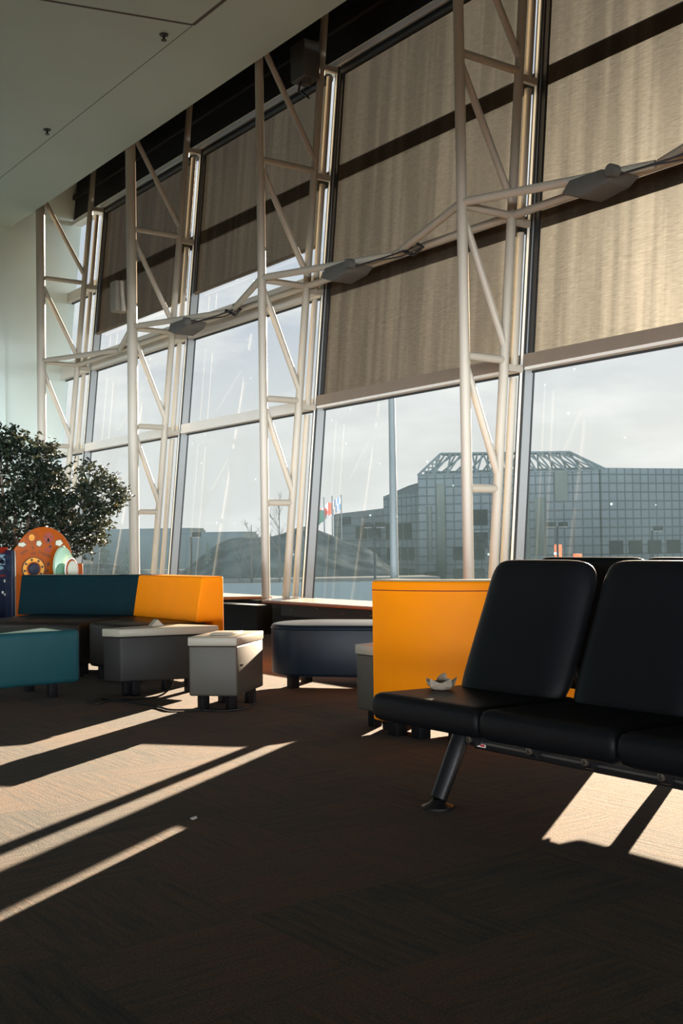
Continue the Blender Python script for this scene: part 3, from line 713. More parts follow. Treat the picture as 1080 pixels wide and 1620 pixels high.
def ring(y, z, r0, r1, h, n=32):
    m_ = MB(); vs = []
    for r in (r0, r1):
        for x in (0, h):
            for k in range(n): vs.append((XP+x, y+r*math.cos(2*PI*k/n), z+r*math.sin(2*PI*k/n)))
    fs = []
    for k in range(n):
        k2 = (k+1) % n
        fs += [(n+k, n+k2, 3*n+k2, 3*n+k), (3*n+k, 3*n+k2, 2*n+k2, 2*n+k), (k, n+k, n+k2, k2)]
    return m_.add(vs, fs)
pr = MB()
mats_p = [M['yellow'], M['cloudw'], M['ink'], M['rust'], M['panelorange']]
# printed picture: smiling sun, clouds, balloon, tree, lettering, bugs
sy, sz = 3.575, 1.035
pr.cur = 2; pr.prism(disc(sy, sz, .029, .031), .0, .0012, 0, 1, px)
pr.cur = 0; pr.prism(disc(sy, sz, .026, .028), .0, .0022, 0, 1, px)
pr.cur = 3
for a in (-.010, .010): pr.prism(disc(sy+a, sz+.008, .003, .004, 8), .0, .0030, 0, 1, px)
for k in range(7):
    a = PI*1.15+PI*.7*k/6; pr.prism(disc(sy+.014*math.cos(a), sz+.002+.013*math.sin(a), .0028, .0028, 8), 0, .0030, 0, 1, px)
pr.cur = 2
for k in range(16):
    a = 2*PI*k/16; r0, r1 = .038, .056 if k % 2 else .070
    d = Vector((math.cos(a), math.sin(a))); q = Vector((-d.y, d.x))*.0016; c0 = Vector((sy, sz))
    pr.prism([tuple(c0+d*r0-q), tuple(c0+d*r1-q), tuple(c0+d*r1+q), tuple(c0+d*r0+q)], 0, .0012, 0, 1, px)
for (y, z, a, b_) in ((3.487, .975, .034, .018), (3.64, .983, .024, .024), (3.822, .985, .032, .026), (3.868, .95, .013, .013), (3.53, .585, .024, .03)):
    pr.cur = 2; pr.prism(disc(y, z, a+.004, b_+.004, 25, .10, .5), 0, .0012, 0, 1, px)
    pr.cur = 1; pr.prism(disc(y, z, a, b_, 25, .10, .5), 0, .0022, 0, 1, px)
pr.cur = 3; pr.prism(disc(3.725, 1.03, .047, .05, 24), 0, .0012, 0, 1, px)
pr.cur = 2; pr.prism([(3.705, .99), (3.745, .99), (3.725, 1.03)], 0, .0022, 0, 1, px); pr.prism(disc(3.725, 1.018, .009, .012, 12), 0, .0022, 0, 1, px)
for a in (-.6, .6): pr.prism([(3.725, 1.02), (3.725+a*.06, 1.05), (3.725+a*.066, 1.045)][::(1 if a > 0 else -1)], 0, .0022, 0, 1, px)
pr.cur = 3; pr.prism(disc(3.722, .925, .03, .022, 16), 0, .0012, 0, 1, px)
pr.cur = 2; pr.prism(disc(3.742, .955, .014, .012, 12), 0, .0022, 0, 1, px)
for (y, z, s) in ((3.722, .80, .024), (3.712, .742, .02), (3.715, .69, .016), (3.545, .47, .02), (3.535, .66, .012), (3.50, .63, .012), (3.55, .40, .012)):
    for k in range(5):
        a = 2*PI*k/5+.4; pr.prism([(y+s*math.cos(a), z+s*math.sin(a)*1.3), (y+s*.3*math.cos(a+1.2), z+s*.3*math.sin(a+1.2)), (y+s*.3*math.cos(a-1.2), z+s*.3*math.sin(a-1.2))], 0, .0012, 0, 1, px)
pr.prism([(3.52, .52), (3.56, .52), (3.555, .545), (3.525, .55)], 0, .0012, 0, 1, px)
mk('printed_picture', pr, mats_p, t, 0)
# hand lettering along an arc
def text_mesh(body, size):
    c = bpy.data.curves.new('t', 'FONT'); c.body = body; c.size = size; c.align_x = 'CENTER'; c.extrude = .0006
    o = bpy.data.objects.new('t', c); COL.objects.link(o); dg = bpy.context.evaluated_depsgraph_get()
    me = bpy.data.meshes.new_from_object(o.evaluated_get(dg)); bpy.data.objects.remove(o); bpy.data.curves.remove(c)
    return [v.co.copy() for v in me.vertices], [tuple(p.vertices) for p in me.polygons]
lt = MB()
for w_, y, z, rot, sz_ in (('spin', 3.510, .902, 30, .044), ('it', 3.585, .935, 10, .042), ('out', 3.590, .890, 6, .034), ('a', 3.642, .900, -6, .040), ('rattle', 3.700, .872, -24, .044)):
    vs, fs_ = text_mesh(w_, sz_); c_, s__ = math.cos(R(rot)), math.sin(R(rot))
    lt.add([(XP+.001+v.z, y+v.x*c_-v.y*s__, z+v.x*s__+v.y*c_) for v in vs], fs_)
mk('lettering', lt, M['ink'], t, 0)
wy, wz = 3.586, .762
wh = mk('wheel', ring(wy, wz, .062, .098, .010), M['yellow'], t, 30)
mk('rim', ring(wy, wz, .097, .103, .014), M['ink'], wh, 30)
mk('rim', ring(wy, wz, .050, .064, .016), M['panelorange'], wh, 30)
mk('knob', MB().lathe([(.052, 0), (.052, .02), (.045, .03), (.0, .034)], (XP, wy, wz), 28, lambda a, b_, c: (c, a, b_)), M['panelblue'], wh)
dots = MB()
for k in range(8):
    a = 2*PI*k/8+.2; dots.prism(disc(wy+.08*math.cos(a), wz+.08*math.sin(a), .011, .011, 10), .0, .0115, 0, 1, px)
mk('printed_bug', dots, M['ink'], wh, 0)
mk('side_panel', MB().box(XP-.45, XP-.02, yc-rad-.02, yc-rad+.012, .10, .93, .006), M['panelblue'], t)
mk('mint_wheel', MB().lathe([(.001, .06), (.06, .055), (.085, .035), (.09, .0), (.06, -.01)], (XP+.05, 3.835, .78), 28, lambda a, b_, c: (c, a, b_*1.95)), M['mint'], t)
mk('dark_patch', MB().lathe([(.001, .012), (.05, .008), (.055, 0)], (XP+.112, 3.80, .735), 20, lambda a, b_, c: (c, a, b_*1.3)), M['mintdark'], t)
mk('oval_dial', MB().lathe([(.03, .02), (.05, .022), (.058, .0), (.03, -.01)], (XP+.15, 3.875, .748), 28, lambda a, b_, c: (c, a, b_*1.75)), M['panelorange'], t)
mk('dial_face', MB().lathe([(.001, .012), (.045, .010), (.045, 0)], (XP+.166, 3.875, .748), 28, lambda a, b_, c: (c, a, b_*1.75)), M['cloudw'], t)
mk('dial_rim', MB().lathe([(.052, .012), (.060, .012), (.063, .0), (.052, -.004)], (XP+.148, 3.875, .748), 28, lambda a, b_, c: (c, a, b_*1.75)), M['flagwhite'], t)
mk('orange_tab', MB().box(XP-.02, XP+.02, 3.93, 4.04, .60, .80, .012), M['panelorange'], t)
# neighbouring panel at the very left, its turned-away shade mixed into the colours
XQ = -9.75
t = thing('activity_panel', (XQ, 3.2, 0), 'dark blue play panel with orange rim at the left edge, beside the arched panel', 'play panel')
qx = lambda a, b_, c: (XQ+c, a, b_)
mk('frame', MB().prism([(2.80, .10), (3.43, .10), (3.43, .955), (3.28, .955), (2.95, .91), (2.80, .86)], -.02, .01, .006, 2, qx), M['panelred_shaded'], t)
mk('picture', MB().prism([(2.84, .16), (3.425, .16), (3.425, .905), (3.28, .905), (2.95, .86), (2.84, .82)], 0, .012, 0, 1, qx), M['panelblue'], t, 0)
pq = MB(); mq = [M['paleblue'], M['panelblue'], M['cloudw'], M['panelred_shaded']]
pq.prism([(2.86, .80), (3.42, .80), (3.42, .89), (3.28, .89), (2.95, .85)], 0, .014, 0, 1, qx)
pq.cur = 1
for (y, z, r) in ((3.30, .865, .016), (3.40, .868, .013), (3.36, .84, .026), (3.25, .83, .03), (3.38, .825, .02)): pq.prism(disc(y, z, r, r, 14), 0, .0155, 0, 1, qx)
pq.cur = 3; pq.prism([(2.84, .67), (3.42, .70), (3.42, .715), (2.84, .69)], 0, .0145, 0, 1, qx)
pq.cur = 2
for (y, z, r) in ((3.40, .66, .010), (3.34, .63, .014), (3.38, .56, .010), (3.40, .54, .008)): pq.prism(disc(y, z, r, r*1.3, 12), 0, .0145, 0, 1, qx)
pq.cur = 0; pq.prism(disc(3.33, .775, .06, .02, 16), 0, .0145, 0, 1, qx)
mk('printed_picture', pq, mq, t, 0)

# ------------------------------------------------------------------ indoor ficus
t = thing('ficus_tree', (-11.0, 3.9, 0), 'big dark leafed indoor ficus tree at the left, behind the play panels', 'tree')
mk('planter', MB().lathe([(.26, 0), (.34, .46), (.36, .48), (.32, .48), (.31, .42), (.01, .42)], (-11.0, 3.9, 0), 32), M['planter'], t)
tr = MB(); rnd = random.Random(3)
lobes = [(-11.0, 3.45, 1.62, .62, .45), (-11.0, 3.98, 1.70, .42, .36), (-11.0, 4.02, 1.22, .45, .30), (-10.95, 4.62, 1.45, .36, .32), (-10.9, 4.50, 1.20, .36, .26), (-11.05, 3.5, 1.15, .6, .30),
         (-11.1, 4.30, 1.42, .22, .26), (-11.0, 3.80, 1.98, .20, .16), (-11.0, 4.22, 1.80, .16, .18), (-10.95, 4.86, 1.48, .20, .18), (-10.95, 4.62, 1.05, .22, .12)]
for (x, y, z, a, b_) in lobes:
    p0 = Vector((-11.0+rnd.uniform(-.05, .05), 3.9+rnd.uniform(-.05, .05), .42)); p3 = Vector((x, y, z))
    tr.tube([p0, p0.lerp(p3, .35)+Vector((0, 0, .12)), p0.lerp(p3, .7)+Vector((0, 0, .05)), p3], [.028, .022, .014, .006], 8)
mk('trunk', tr, M['bark'], t)
lf = MB()
def leaf(p, L=.062, cur=0):
    lf.cur = cur
    d = Vector((rnd.gauss(0, 1), rnd.gauss(0, 1), rnd.gauss(-.15, .7))).normalized(); n = d.cross(Vector((rnd.gauss(0, 1), rnd.gauss(0, 1), rnd.gauss(0, 1)))).normalized(); s = d.cross(n)
    L *= rnd.uniform(.75, 1.25); W = L*.24
    vs = [p, p+d*L*.35+s*W+n*L*.05, p+d*L*.75+s*W*.7+n*L*.03, p+d*L-n*L*.08, p+d*L*.75-s*W*.7+n*L*.03, p+d*L*.35-s*W+n*L*.05, p+d*L*.5-n*L*.03]
    lf.add(vs, [(0, 1, 6), (1, 2, 6), (2, 3, 6), (3, 4, 6), (4, 5, 6), (5, 0, 6)])
for (x, y, z, a, b_) in lobes:
    vol = a*a*b_
    ntw = int(80+1350*vol)
    for i in range(ntw):
        while True:
            q = Vector((rnd.uniform(-1, 1), rnd.uniform(-1, 1), rnd.uniform(-1, 1)))
            if .25 < q.length < 1: break
        q = q.normalized()*(q.length**.55)
        c = Vector((x+q.x*a*.75, y+q.y*a, z+q.z*b_))
        dirn = (q+Vector((0, 0, .35))).normalized(); ln = rnd.uniform(.05, .14)
        for k in range(11):
            leaf(c+dirn*ln*k/10+Vector((rnd.gauss(0, .014), rnd.gauss(0, .014), rnd.gauss(0, .014))), .050, 1 if rnd.random() < .003 else 0)
mk('foliage', lf, [M['leaf'], M['leafyellow']], t, 0, recalc=False)

# ------------------------------------------------------------------ the world outside
ZG = -5.4
struct('ground_outside', MB().box(-900, 300, 9, 900, ZG-.3, ZG), M['asphalt'], 'grey ground outside', 'ground', 0)
def seg_prism(mb_, p0, p1, depth, z0, z1, uvs):
    d = Vector((p1[0]-p0[0], p1[1]-p0[1])); n = Vector((-d.y, d.x)).normalized()
    if n.dot(Vector((p0[0], p0[1]))) < 0: n = -n
    q = [p0, p1, (p1[0]+n.x*depth, p1[1]+n.y*depth), (p0[0]+n.x*depth, p0[1]+n.y*depth)]
    b = len(mb_.v)
    mb_.add([(x, y, z) for z in (z0, z1) for x, y in q], [(0, 1, 5, 4), (1, 2, 6, 5), (2, 3, 7, 6), (3, 0, 4, 7), (4, 5, 6, 7)])
    L1 = d.length
    for (a, w_) in ((0, L1), (L1, depth), (L1+depth, L1), (2*L1+depth, depth), (0, 1)):
        uvs += [(a, z0), (a+w_, z0), (a+w_, z1), (a, z1)]
def uv_set(o, uvs):
    ul = o.data.uv_layers.new(name='UVMap')
    for i, l in enumerate(o.data.loops): ul.data[i].uv = uvs[i] if i < len(uvs) else (0, 0)
bt = thing('office_building', (-126, 118, ZG), 'long grey blue gridded office building with a glass lattice roof, outside', 'building')
volumes = [((-175, 124.8), (-142.4, 111.8), 6.4), ((-142.4, 111.4), (-131.6, 110.2), 8.3), ((-131.2, 109.3), (-111.2, 127.0), 11.0), ((-111.2, 127.4), (-107.0, 141.3), 11.35), ((-107.0, 141.3), (-80, 196), 11.35)]
for p0, p1, zt in volumes:
    m_ = MB(); uvs = []; seg_prism(m_, p0, p1, 34, ZG, zt, uvs)
    o = mk('wall', m_, M['facade'], bt, 0, recalc=False); uv_set(o, uvs)
def facade_boxes(name, mat, p0, p1, rects, out=.25, smooth=0):
    d = Vector((p1[0]-p0[0], p1[1]-p0[1])); L1 = d.length; d.normalize(); n = Vector((-d.y, d.x))
    if n.dot(Vector(p0)) < 0: n = -n
    for (a, b_, z0, z1) in rects:
        m_ = MB()
        vs = [(p0[0]+d.x*s-n.x*h, p0[1]+d.y*s-n.y*h, z) for h in (out, -.5) for (s, z) in ((a, z0), (b_, z0), (b_, z1), (a, z1))]
        m_.add(vs, [(0, 1, 2, 3), (7, 6, 5, 4), (0, 4, 5, 1), (1, 5, 6, 2), (2, 6, 7, 3), (3, 7, 4, 0)])
        mk(name, m_, mat, bt, smooth)
# windows on each stretch of the facade
A_, B_ = volumes[0][:2]
facade_boxes('window', M['bwin'], A_, B_, [(9+3.0*k, 10.6+3.0*k, zz_, zz_+2.0) for k in range(8) for zz_ in (-1.9, -5.2)] + [(6.0, 13, 4.2, 5.6)])
facade_boxes('window', M['bwin'], A_, B_, [(17+4.2*k, 19.6+4.2*k, 1.6, 3.8) for k in range(4)])
A_, B_ = volumes[1][:2]
facade_boxes('window', M['bwin'], A_, B_, [(1.2+2.1*k, 2.5+2.1*k, zz_, zz_+2.0) for k in range(4) for zz_ in (-1.9, -5.2)] + [(1.0+2.6*k, 3.0+2.6*k, 1.4, 3.8) for k in range(3)])
A_, B_ = volumes[2][:2]
facade_boxes('window', M['bwin'], A_, B_, [(a, a+1.7, zz_, zz_+2.0) for a in (5.2, 8.2, 10.8, 13.6) for zz_ in (-1.9, -5.2)] + [(.8, 3.4, -5.2, -3.6), (8.0, 10.4, 3.2, 5.6), (8.0, 10.4, -.2, 2.2)])
facade_boxes('recess_strip', M['bgreen'], A_, B_, [(2.9, 4.1, ZG, 9.6), (15.0, 16.6, ZG, 9.0), (17.4, 18.8, -1.2, 7.2), (20.4, 22.2, 6.6, 11.0), (1.6, 2.0, -2.0, 6.2)], .4)
A_, B_ = volumes[3][:2]; 
facade_boxes('window', M['bwin'], A_, B_, [(1.2+3.3*k, 3.4+3.3*k, -1.4, .65) for k in range(4)])
A_, B_ = volumes[4][:2]
facade_boxes('window', M['bwin'], A_, B_, [(1.2+3.4*k, 3.4+3.4*k, -1.4, .65) for k in range(12)] + [(1.0+4*k, 2.6+4*k, 3.3, 3.9) for k in range(4)])
# sloped skylight on the middle block
sk = MB(); sk.add([(-142.4, 111.6, 8.3), (-131.6, 110.4, 8.3), (-131.6, 114, 10.9), (-141.0, 115.5, 10.0)], [(0, 1, 2, 3)])
sk.add([(-142.4, 111.6, 8.3), (-131.6, 110.4, 8.3), (-131.6, 114, 10.9), (-141.0, 115.5, 10.0), (-141, 115.5, 8.3), (-131.6, 114, 8.3)], [(0, 3, 4), (1, 5, 2), (2, 5, 4, 3)])
mk('skylight', sk, M['facade2'], bt, 0)
# space frame roof
la = MB()
T0, T1 = Vector((-131.2, 109.3, 11.0)), Vector((-111.2, 127.0, 11.0))
dd = (T1-T0).normalized(); nn = Vector((-dd.y, dd.x, 0)); nn = nn if nn.dot(T0) > 0 else -nn
top0 = T0 + dd*3.2 + nn*2.5 + Vector((0, 0, 3.35)); top1 = T1 - dd*4.2 + nn*2.5 + Vector((0, 0, 3.0))
nb = 12
rw = .14
for off, zz_ in ((0, 0), (5, 0)):
    la.tube([T0+nn*off, T1+nn*off], rw, 6)
la.tube([top0, top1], rw, 6); la.tube([top0+nn*3, top1+nn*3], rw, 6)
for k in range(nb+1):
    s = k/nb; bt_ = T0.lerp(T1, s); tp_ = top0.lerp(top1, s)
    la.tube([bt_, tp_], rw, 6)
    if k < nb:
        la.tube([tp_, T0.lerp(T1, (k+1)/nb)], rw, 6); la.tube([bt_+nn*5, top0.lerp(top1, (k+1)/nb)+nn*3], rw, 6)
        la.tube([top0.lerp(top1, (k+.5)/nb), T0.lerp(T1, (k+.5)/nb)+nn*5], rw, 6)
    la.tube([tp_, tp_+nn*3], rw, 6)
for k in range(1, 6):
    s = k/6; la.tube([T0.lerp(top0, s), T0.lerp(top0, s)+dd*(3.2*(1-s))], rw*.7, 6)
    la.tube([T0+dd*3.4*s*.0+nn*0, T0.lerp(top0, s)], rw*.7, 6)
    la.tube([T0+dd*3.2*s, T0.lerp(top0, s)], rw*.6, 6)
la.tube([top1, T1+Vector((.3, 1.0, .2))], rw*1.3, 6); la.tube([top1+nn*3, T1+Vector((.3, 1.0, .2))], rw, 6); la.tube([top1.lerp(T1+Vector((.3, 1.0, .2)), .5), T1+Vector((.1, .3, .1))], rw, 6)
mk('lattice_roof', la, M['lattice'], bt)
mk('lattice_panel', MB().add([tuple(T0+nn*8), tuple(T1+nn*8), tuple(T1+nn*8+Vector((0, 0, 1.0))), tuple(T0+nn*8+Vector((0, 0, 1.0))), tuple(T0+nn*9), tuple(T1+nn*9), tuple(T1+nn*9+Vector((0, 0, 1.0))), tuple(T0+nn*9+Vector((0, 0, 1.0)))],
   [(0, 1, 2, 3), (7, 6, 5, 4), (3, 2, 6, 7), (0, 4, 5, 1), (1, 5, 6, 2), (0, 3, 7, 4)]), M['facade2'], bt, 0)

# tall grey mast in front of the building
t = thing('grey_mast', (-51.6, 41.1, ZG), 'tall plain grey mast outside, in front of the office building', 'mast')
mk('pole', MB().tube([(-51.6, 41.1, ZG), (-51.6, 41.1, 9.5)], [.27, .19], 20), M['pole'], t)
mk('cap', MB().lathe([(.18, 0), (.12, .06), (.01, .08)], (-51.6, 41.1, 9.5), 16), M['pole'], t)
# street lamps
def lamp(x, y, z, label, both=True, zb=ZG):
    t = thing('street_lamp', (x, y, zb), label, 'street lamp', 'street lamps outside')
    mk('post', MB().tube([(x, y, zb), (x, y, z)], .07, 10), M['lamp'], t)
    d = Vector((.78, .62, 0))
    for s in ((-1, 1) if both else (1,)):
        c = Vector((x, y, z))+d*s*.36
        h = mk('lamp_head', MB().box(c.x-.24, c.x+.24, c.y-.2, c.y+.2, z, z+.28, .04), M['lamp'], t)
        mk('diffuser', MB().box(c.x-.2, c.x+.2, c.y-.16, c.y+.16, z-.05, z), M['lampglass'], h, 0)
lamp(-52.3, 40.2, 1.83, 'twin head street lamp left of the grey mast')
lamp(-48.86, 51.88, 1.75, 'twin head street lamp seen above the black seats, by the orange sign')
lamp(-45.42, 56.65, 1.40, 'single head street lamp at the right in front of the office building', False)
lamp(-62.2, 33.47, 1.45, 'single head street lamp left of the third truss', False)
t = thing('road_sign', (-53.9, 57.5, ZG), 'bright orange road work sign above the black seats', 'road sign')
mk('post', MB().tube([(-54.0, 57.4, ZG), (-54.0, 57.4, .3)], .05, 8), M['lamp'], t)
mk('board', MB().box(-54.2, -53.75, 57.2, 57.5, -1.1, .60, .02), M['signorange'], t)
mk('board', MB().box(-53.3, -52.75, 58.1, 58.4, -1.0, -.05, .02), M['signorange'], t)
mk('stripe', MB().box(-54.21, -53.74, 57.18, 57.2, -.1, .08), M['flagwhite'], t, 0)
# flags
fl_ = [((-98.2, 68.8), 5.7, 'flag pole with dark green flag, leftmost of three', 'green'), ((-97.7, 69.5), 5.85, 'flag pole with red and white maple leaf flag, middle of three', 'red'), ((-97.15, 70.3), 5.9, 'flag pole with blue and white flag, nearest the building', 'blue')]
dfl = Vector((-.987, -.158, 0)).normalized()
for (x, y), zt, lab, kind in fl_:
    t = thing('flagpole', (x, y, ZG), lab, 'flagpole', 'flagpoles outside')
    mk('pole', MB().tube([(x, y, ZG), (x, y, zt)], [.11, .06], 8), M['pole'], t)
    mk('finial', MB().lathe([(.01, -.1), (.1, 0), (.01, .1)], (x, y, zt+.08), 10), M['pole'], t)
    fm = MB(); nx_ = 12; W_, H_ = 2.0, 1.35; z1 = {'green': 3.6, 'red': 3.9, 'blue': 4.4}[kind]-.6 if False else {'green': 1.9, 'red': 2.7, 'blue': 3.2}[kind]
    z1 += 2.5
    vs = []
    for th in (0, .05):
        for i in range(nx_+1):
            s = i/nx_; w_ = Vector((x, y, 0))+dfl*(.1+W_*s)+Vector((.5, -.4, 0))*.28*math.sin(s*7)+Vector((.6, -.5, 0))*th
            for j in (0, .5, 1): vs.append((w_.x, w_.y, z1-H_*j-.55*s+.18*math.sin(s*6+j)))
    n3 = (nx_+1)*3
    for i in range(nx_):
        for j in range(2):
            if kind == 'red': fm.cur = 0 if i < 3 or i > 8 else 1
            elif kind == 'blue': fm.cur = 0 if (i+j) % 3 else 1
            else: fm.cur = 0
            a = i*3+j; q = (a, a+3, a+4, a+1)
            fm.add([vs[k] for k in q], [(0, 1, 2, 3)]); fm.add([vs[k+n3] for k in q], [(3, 2, 1, 0)])
    if kind == 'red':
        fm.cur = 0
        cpt = Vector((x, y, 0))+dfl*(.1+W_*.48)+Vector((.5, -.4, 0))*.22
        for sgn in (-1, 1):
            off = Vector((.62, -.5, 0))*(.14 if sgn > 0 else -.16)
            star = [(0, .55), (.12, .3), (.3, .36), (.24, .1), (.5, .16), (.34, -.12), (.42, -.22), (.06, -.3), (.05, -.55), (-.05, -.55), (-.06, -.3), (-.42, -.22), (-.34, -.12), (-.5, .16), (-.24, .1), (-.3, .36), (-.12, .3)]
            fm.add([tuple(cpt+off+dfl*a+Vector((0, 0, z1-H_/2-.3+b_))) for a, b_ in star], [tuple(range(len(star)))])
    mats_f = {'green': [M['flaggreen']], 'red': [M['flagred'], M['flagwhite']], 'blue': [M['flagblue'], M['flagwhite']]}[kind]
    mk('flag', fm, mats_f, t, 0, recalc=False)
# parapet of the elevated road
par = MB().prism([(-72, 6), (-50.9, 32.2), (-47.7, 36.5), (-38, 60), (-37.4, 60), (-47.1, 36.2), (-50.2, 31.8), (-71.4, 5.8)][::-1], ZG, -1.12)
struct('wall_parapet', par, M['concrete'], 'blue grey parapet wall of the road outside', 'parapet', 0)
# snow bank and mound
def blob(name, c, rx, ry, h, mat, label, cat, seed, ang=0, zb=ZG, spiky=.25, kind='structure'):
    m_ = MB(); nx_, ny_ = 28, 20; vs = []
    for i in range(nx_+1):
        for j in range(ny_+1):
            a, b_ = 2*i/nx_-1, 2*j/ny_-1; r = math.sqrt(a*a+b_*b_)
            z = h*max(0, 1-r*r)*(1+spiky*noise.noise(Vector((a*3+seed, b_*3, seed))))
            x, y = a*rx, b_*ry
            vs.append((c[0]+x*math.cos(ang)-y*math.sin(ang), c[1]+x*math.sin(ang)+y*math.cos(ang), zb+z))
    m_.add(vs, [(i*(ny_+1)+j, (i+1)*(ny_+1)+j, (i+1)*(ny_+1)+j+1, i*(ny_+1)+j+1) for i in range(nx_) for j in range(ny_)])
    o = mk(name, m_, mat, None, 60, recalc=False); return tag(o, label, cat, None, kind)
def mound_mat():
    m, nt, out = nodes_of('snow_patched_mound'); L = nt.links.new
    b = N(nt, 'ShaderNodeBsdfPrincipled'); b.inputs['Roughness'].default_value = 1; b.inputs['Specular IOR Level'].default_value = 0; L(b.outputs[0], out.inputs[0])
    tc = N(nt, 'ShaderNodeTexCoord'); mp = N(nt, 'ShaderNodeMapping'); mp.inputs['Scale'].default_value = (.5, .5, 1.2); L(tc.outputs['Object'], mp.inputs[0])
    n = N(nt, 'ShaderNodeTexNoise'); n.inputs['Scale'].default_value = 1; n.inputs['Detail'].default_value = 8; L(mp.outputs[0], n.inputs['Vector'])
    cr = N(nt, 'ShaderNodeValToRGB'); e = cr.color_ramp.elements; e[0].position = .40; e[0].color = (.014, .022, .028, 1); e[1].position = .75; e[1].color = (.075, .09, .10, 1)
    L(n.outputs['Fac'], cr.inputs[0]); L(cr.outputs[0], b.inputs['Base Color']); return m
M['mound'] = mound_mat()
blob('hill', (-80, 52), 13, 15, 7.4, M['mound'], 'dark mound with patches of snow outside', 'hill', 3.1, .6)
blob('hill', (-92, 40), 14, 12, 4.6, M['mound'], 'low mound left of the dark one outside', 'hill', 8.1, .2)
tag(mk('snow_bank', MB().prism([(-70, 36), (-62, 46), (-60, 52), (-63, 53), (-68, 44), (-75, 36)], ZG, -1.5, .2, 2), M['snow'], None, 40), 'strip of old snow below the dark mound', 'snow bank', None, 'stuff')
tag(mk('snow_bank', MB().prism([(-118, 49), (-104, 60), (-106, 62), (-121, 51)], ZG, -1.7, .2, 2), M['snow'], None, 40), 'distant strip of snow left of the second truss', 'snow bank', None, 'stuff')
# trees outside
def conifer(x, y, zt, w_, lab, seed):
    t = thing('conifer', (x, y, ZG), lab, 'tree', 'conifers outside'); rn = random.Random(seed)
    mk('trunk', MB().tube([(x, y, ZG), (x, y, zt-.4)], [.16, .03], 8), M['twig'], t)
    m_ = MB(); H_ = zt-(ZG+.4); nl = 16
    for l in range(nl):
        s = l/nl; z = ZG+.5+H_*s; r = w_*(1-s)**.9+.08; n_ = 13
        for k in range(n_):
            a = 2*PI*(k+rn.random())/n_; rr = r*rn.uniform(.7, 1.15); d = Vector((math.cos(a), math.sin(a), 0)); q = Vector((-d.y, d.x, 0))
            p = Vector((x, y, z+H_/nl*1.3)); e = Vector((x, y, z-.1))+d*rr
            m_.add([p, p.lerp(e, .6)+q*rr*.22, e, p.lerp(e, .6)-q*rr*.22, p.lerp(e, .6)-Vector((0, 0, .15))], [(0, 1, 4), (1, 2, 4), (2, 3, 4), (3, 0, 4)])
    mk('foliage', m_, M['conifer'], t, 0, recalc=False)
conifer(-93.3, 41.6, 2.2, 1.6, 'pointed conifer between the ficus and the second truss', 1)
conifer(-81.2, 42.2, 1.4, 1.1, 'conifer just right of the second truss, behind a street lamp', 2)
conifer(-79.2, 44.1, 1.1, 1.0, 'smaller conifer left of the third truss', 4)
conifer(-86, 40.2, 1.0, 1.2, 'low conifer touching the second truss mullion', 5)
def bare(x, y, zt, lab, seed):
    t = thing('bare_tree', (x, y, ZG), lab, 'tree', 'bare trees outside'); rn = random.Random(seed)
    tk = MB(); tw = MB(); H_ = zt-ZG
    tk.tube([(x, y, ZG), (x+.05, y, ZG+H_*.45), (x, y+.05, ZG+H_*.9)], [.10, .07, .02], 8)
    def br(p, d, l, r, n_):
        e = p+d*l; tw.tube([p, (p+e)/2+Vector((rn.gauss(0, .04), rn.gauss(0, .04), .03))*l, e], [r, r*.8, r*.5], 5, False)
        if n_:
            for k in range(3):
                dd_ = (d+Vector((rn.gauss(0, .45), rn.gauss(0, .45), rn.uniform(0, .4)))).normalized(); br(p.lerp(e, rn.uniform(.45, 1)), dd_, l*rn.uniform(.5, .75), r*.6, n_-1)
    for k in range(16):
        s = rn.uniform(.35, .9); a = rn.uniform(0, 2*PI); br(Vector((x, y, ZG+H_*s)), Vector((math.cos(a), math.sin(a), 1.3)).normalized(), H_*.20*(1.25-s), .016, 3)
    mk('trunk', tk, M['twig'], t); mk('branches', tw, M['twig'], t, 60)
bare(-59.1, 35.9, 2.95, 'bare tree just left of the third truss', 11)
bare(-65.1, 41.8, 4.4, 'bare tree seen through the third truss', 12)
bare(-76, 30.2, 1.5, 'bare tree right of the ficus, in the far window', 13)
# far ridge and blocks
rg = MB(); pr_ = []
for i in range(41):
    s = i/40; x = -640+560*s; y = 160+330*s; z = 1.3+2.2*noise.noise(Vector((s*6, 0, 3)))+.7*math.sin(s*9)
    pr_.append((x, y, z))
vs = [(x, y, ZG) for x, y, z in pr_]+[(x, y, z) for x, y, z in pr_]+[(x-30, y+40, ZG) for x, y, z in pr_]
rg.add(vs, [(i, i+1, 42+i, 41+i) for i in range(40)]+[(41+i, 42+i, 83+i, 82+i) for i in range(40)])
tag(mk('hill', rg, M['hazehill'], None, 60, recalc=False), 'low wooded ridge on the horizon', 'hill', None, 'structure')
for (x, y, w_, z, lab) in ((-176, 97, 9, 3.2, 'distant grey block left of the bare tree'), (-218, 108, 10, 4.6, 'taller distant grey block behind the conifers')):
    t = thing('distant_building', (x, y, ZG), lab, 'building', 'distant blocks')
    mk('wall', MB().prism([(x-w_, y-w_*.9), (x+w_*.4, y+w_*.7), (x-w_*.2, y+w_*1.4), (x-w_*1.6, y)], ZG, z-.4), M['farb'], t, 0)
    mk('roof', MB().prism([(x-w_*.98, y-w_*.86), (x+w_*.38, y+w_*.68), (x-w_*.2, y+w_*1.36), (x-w_*1.55, y)], z-.4, z), M['hazehill'], t, 0)

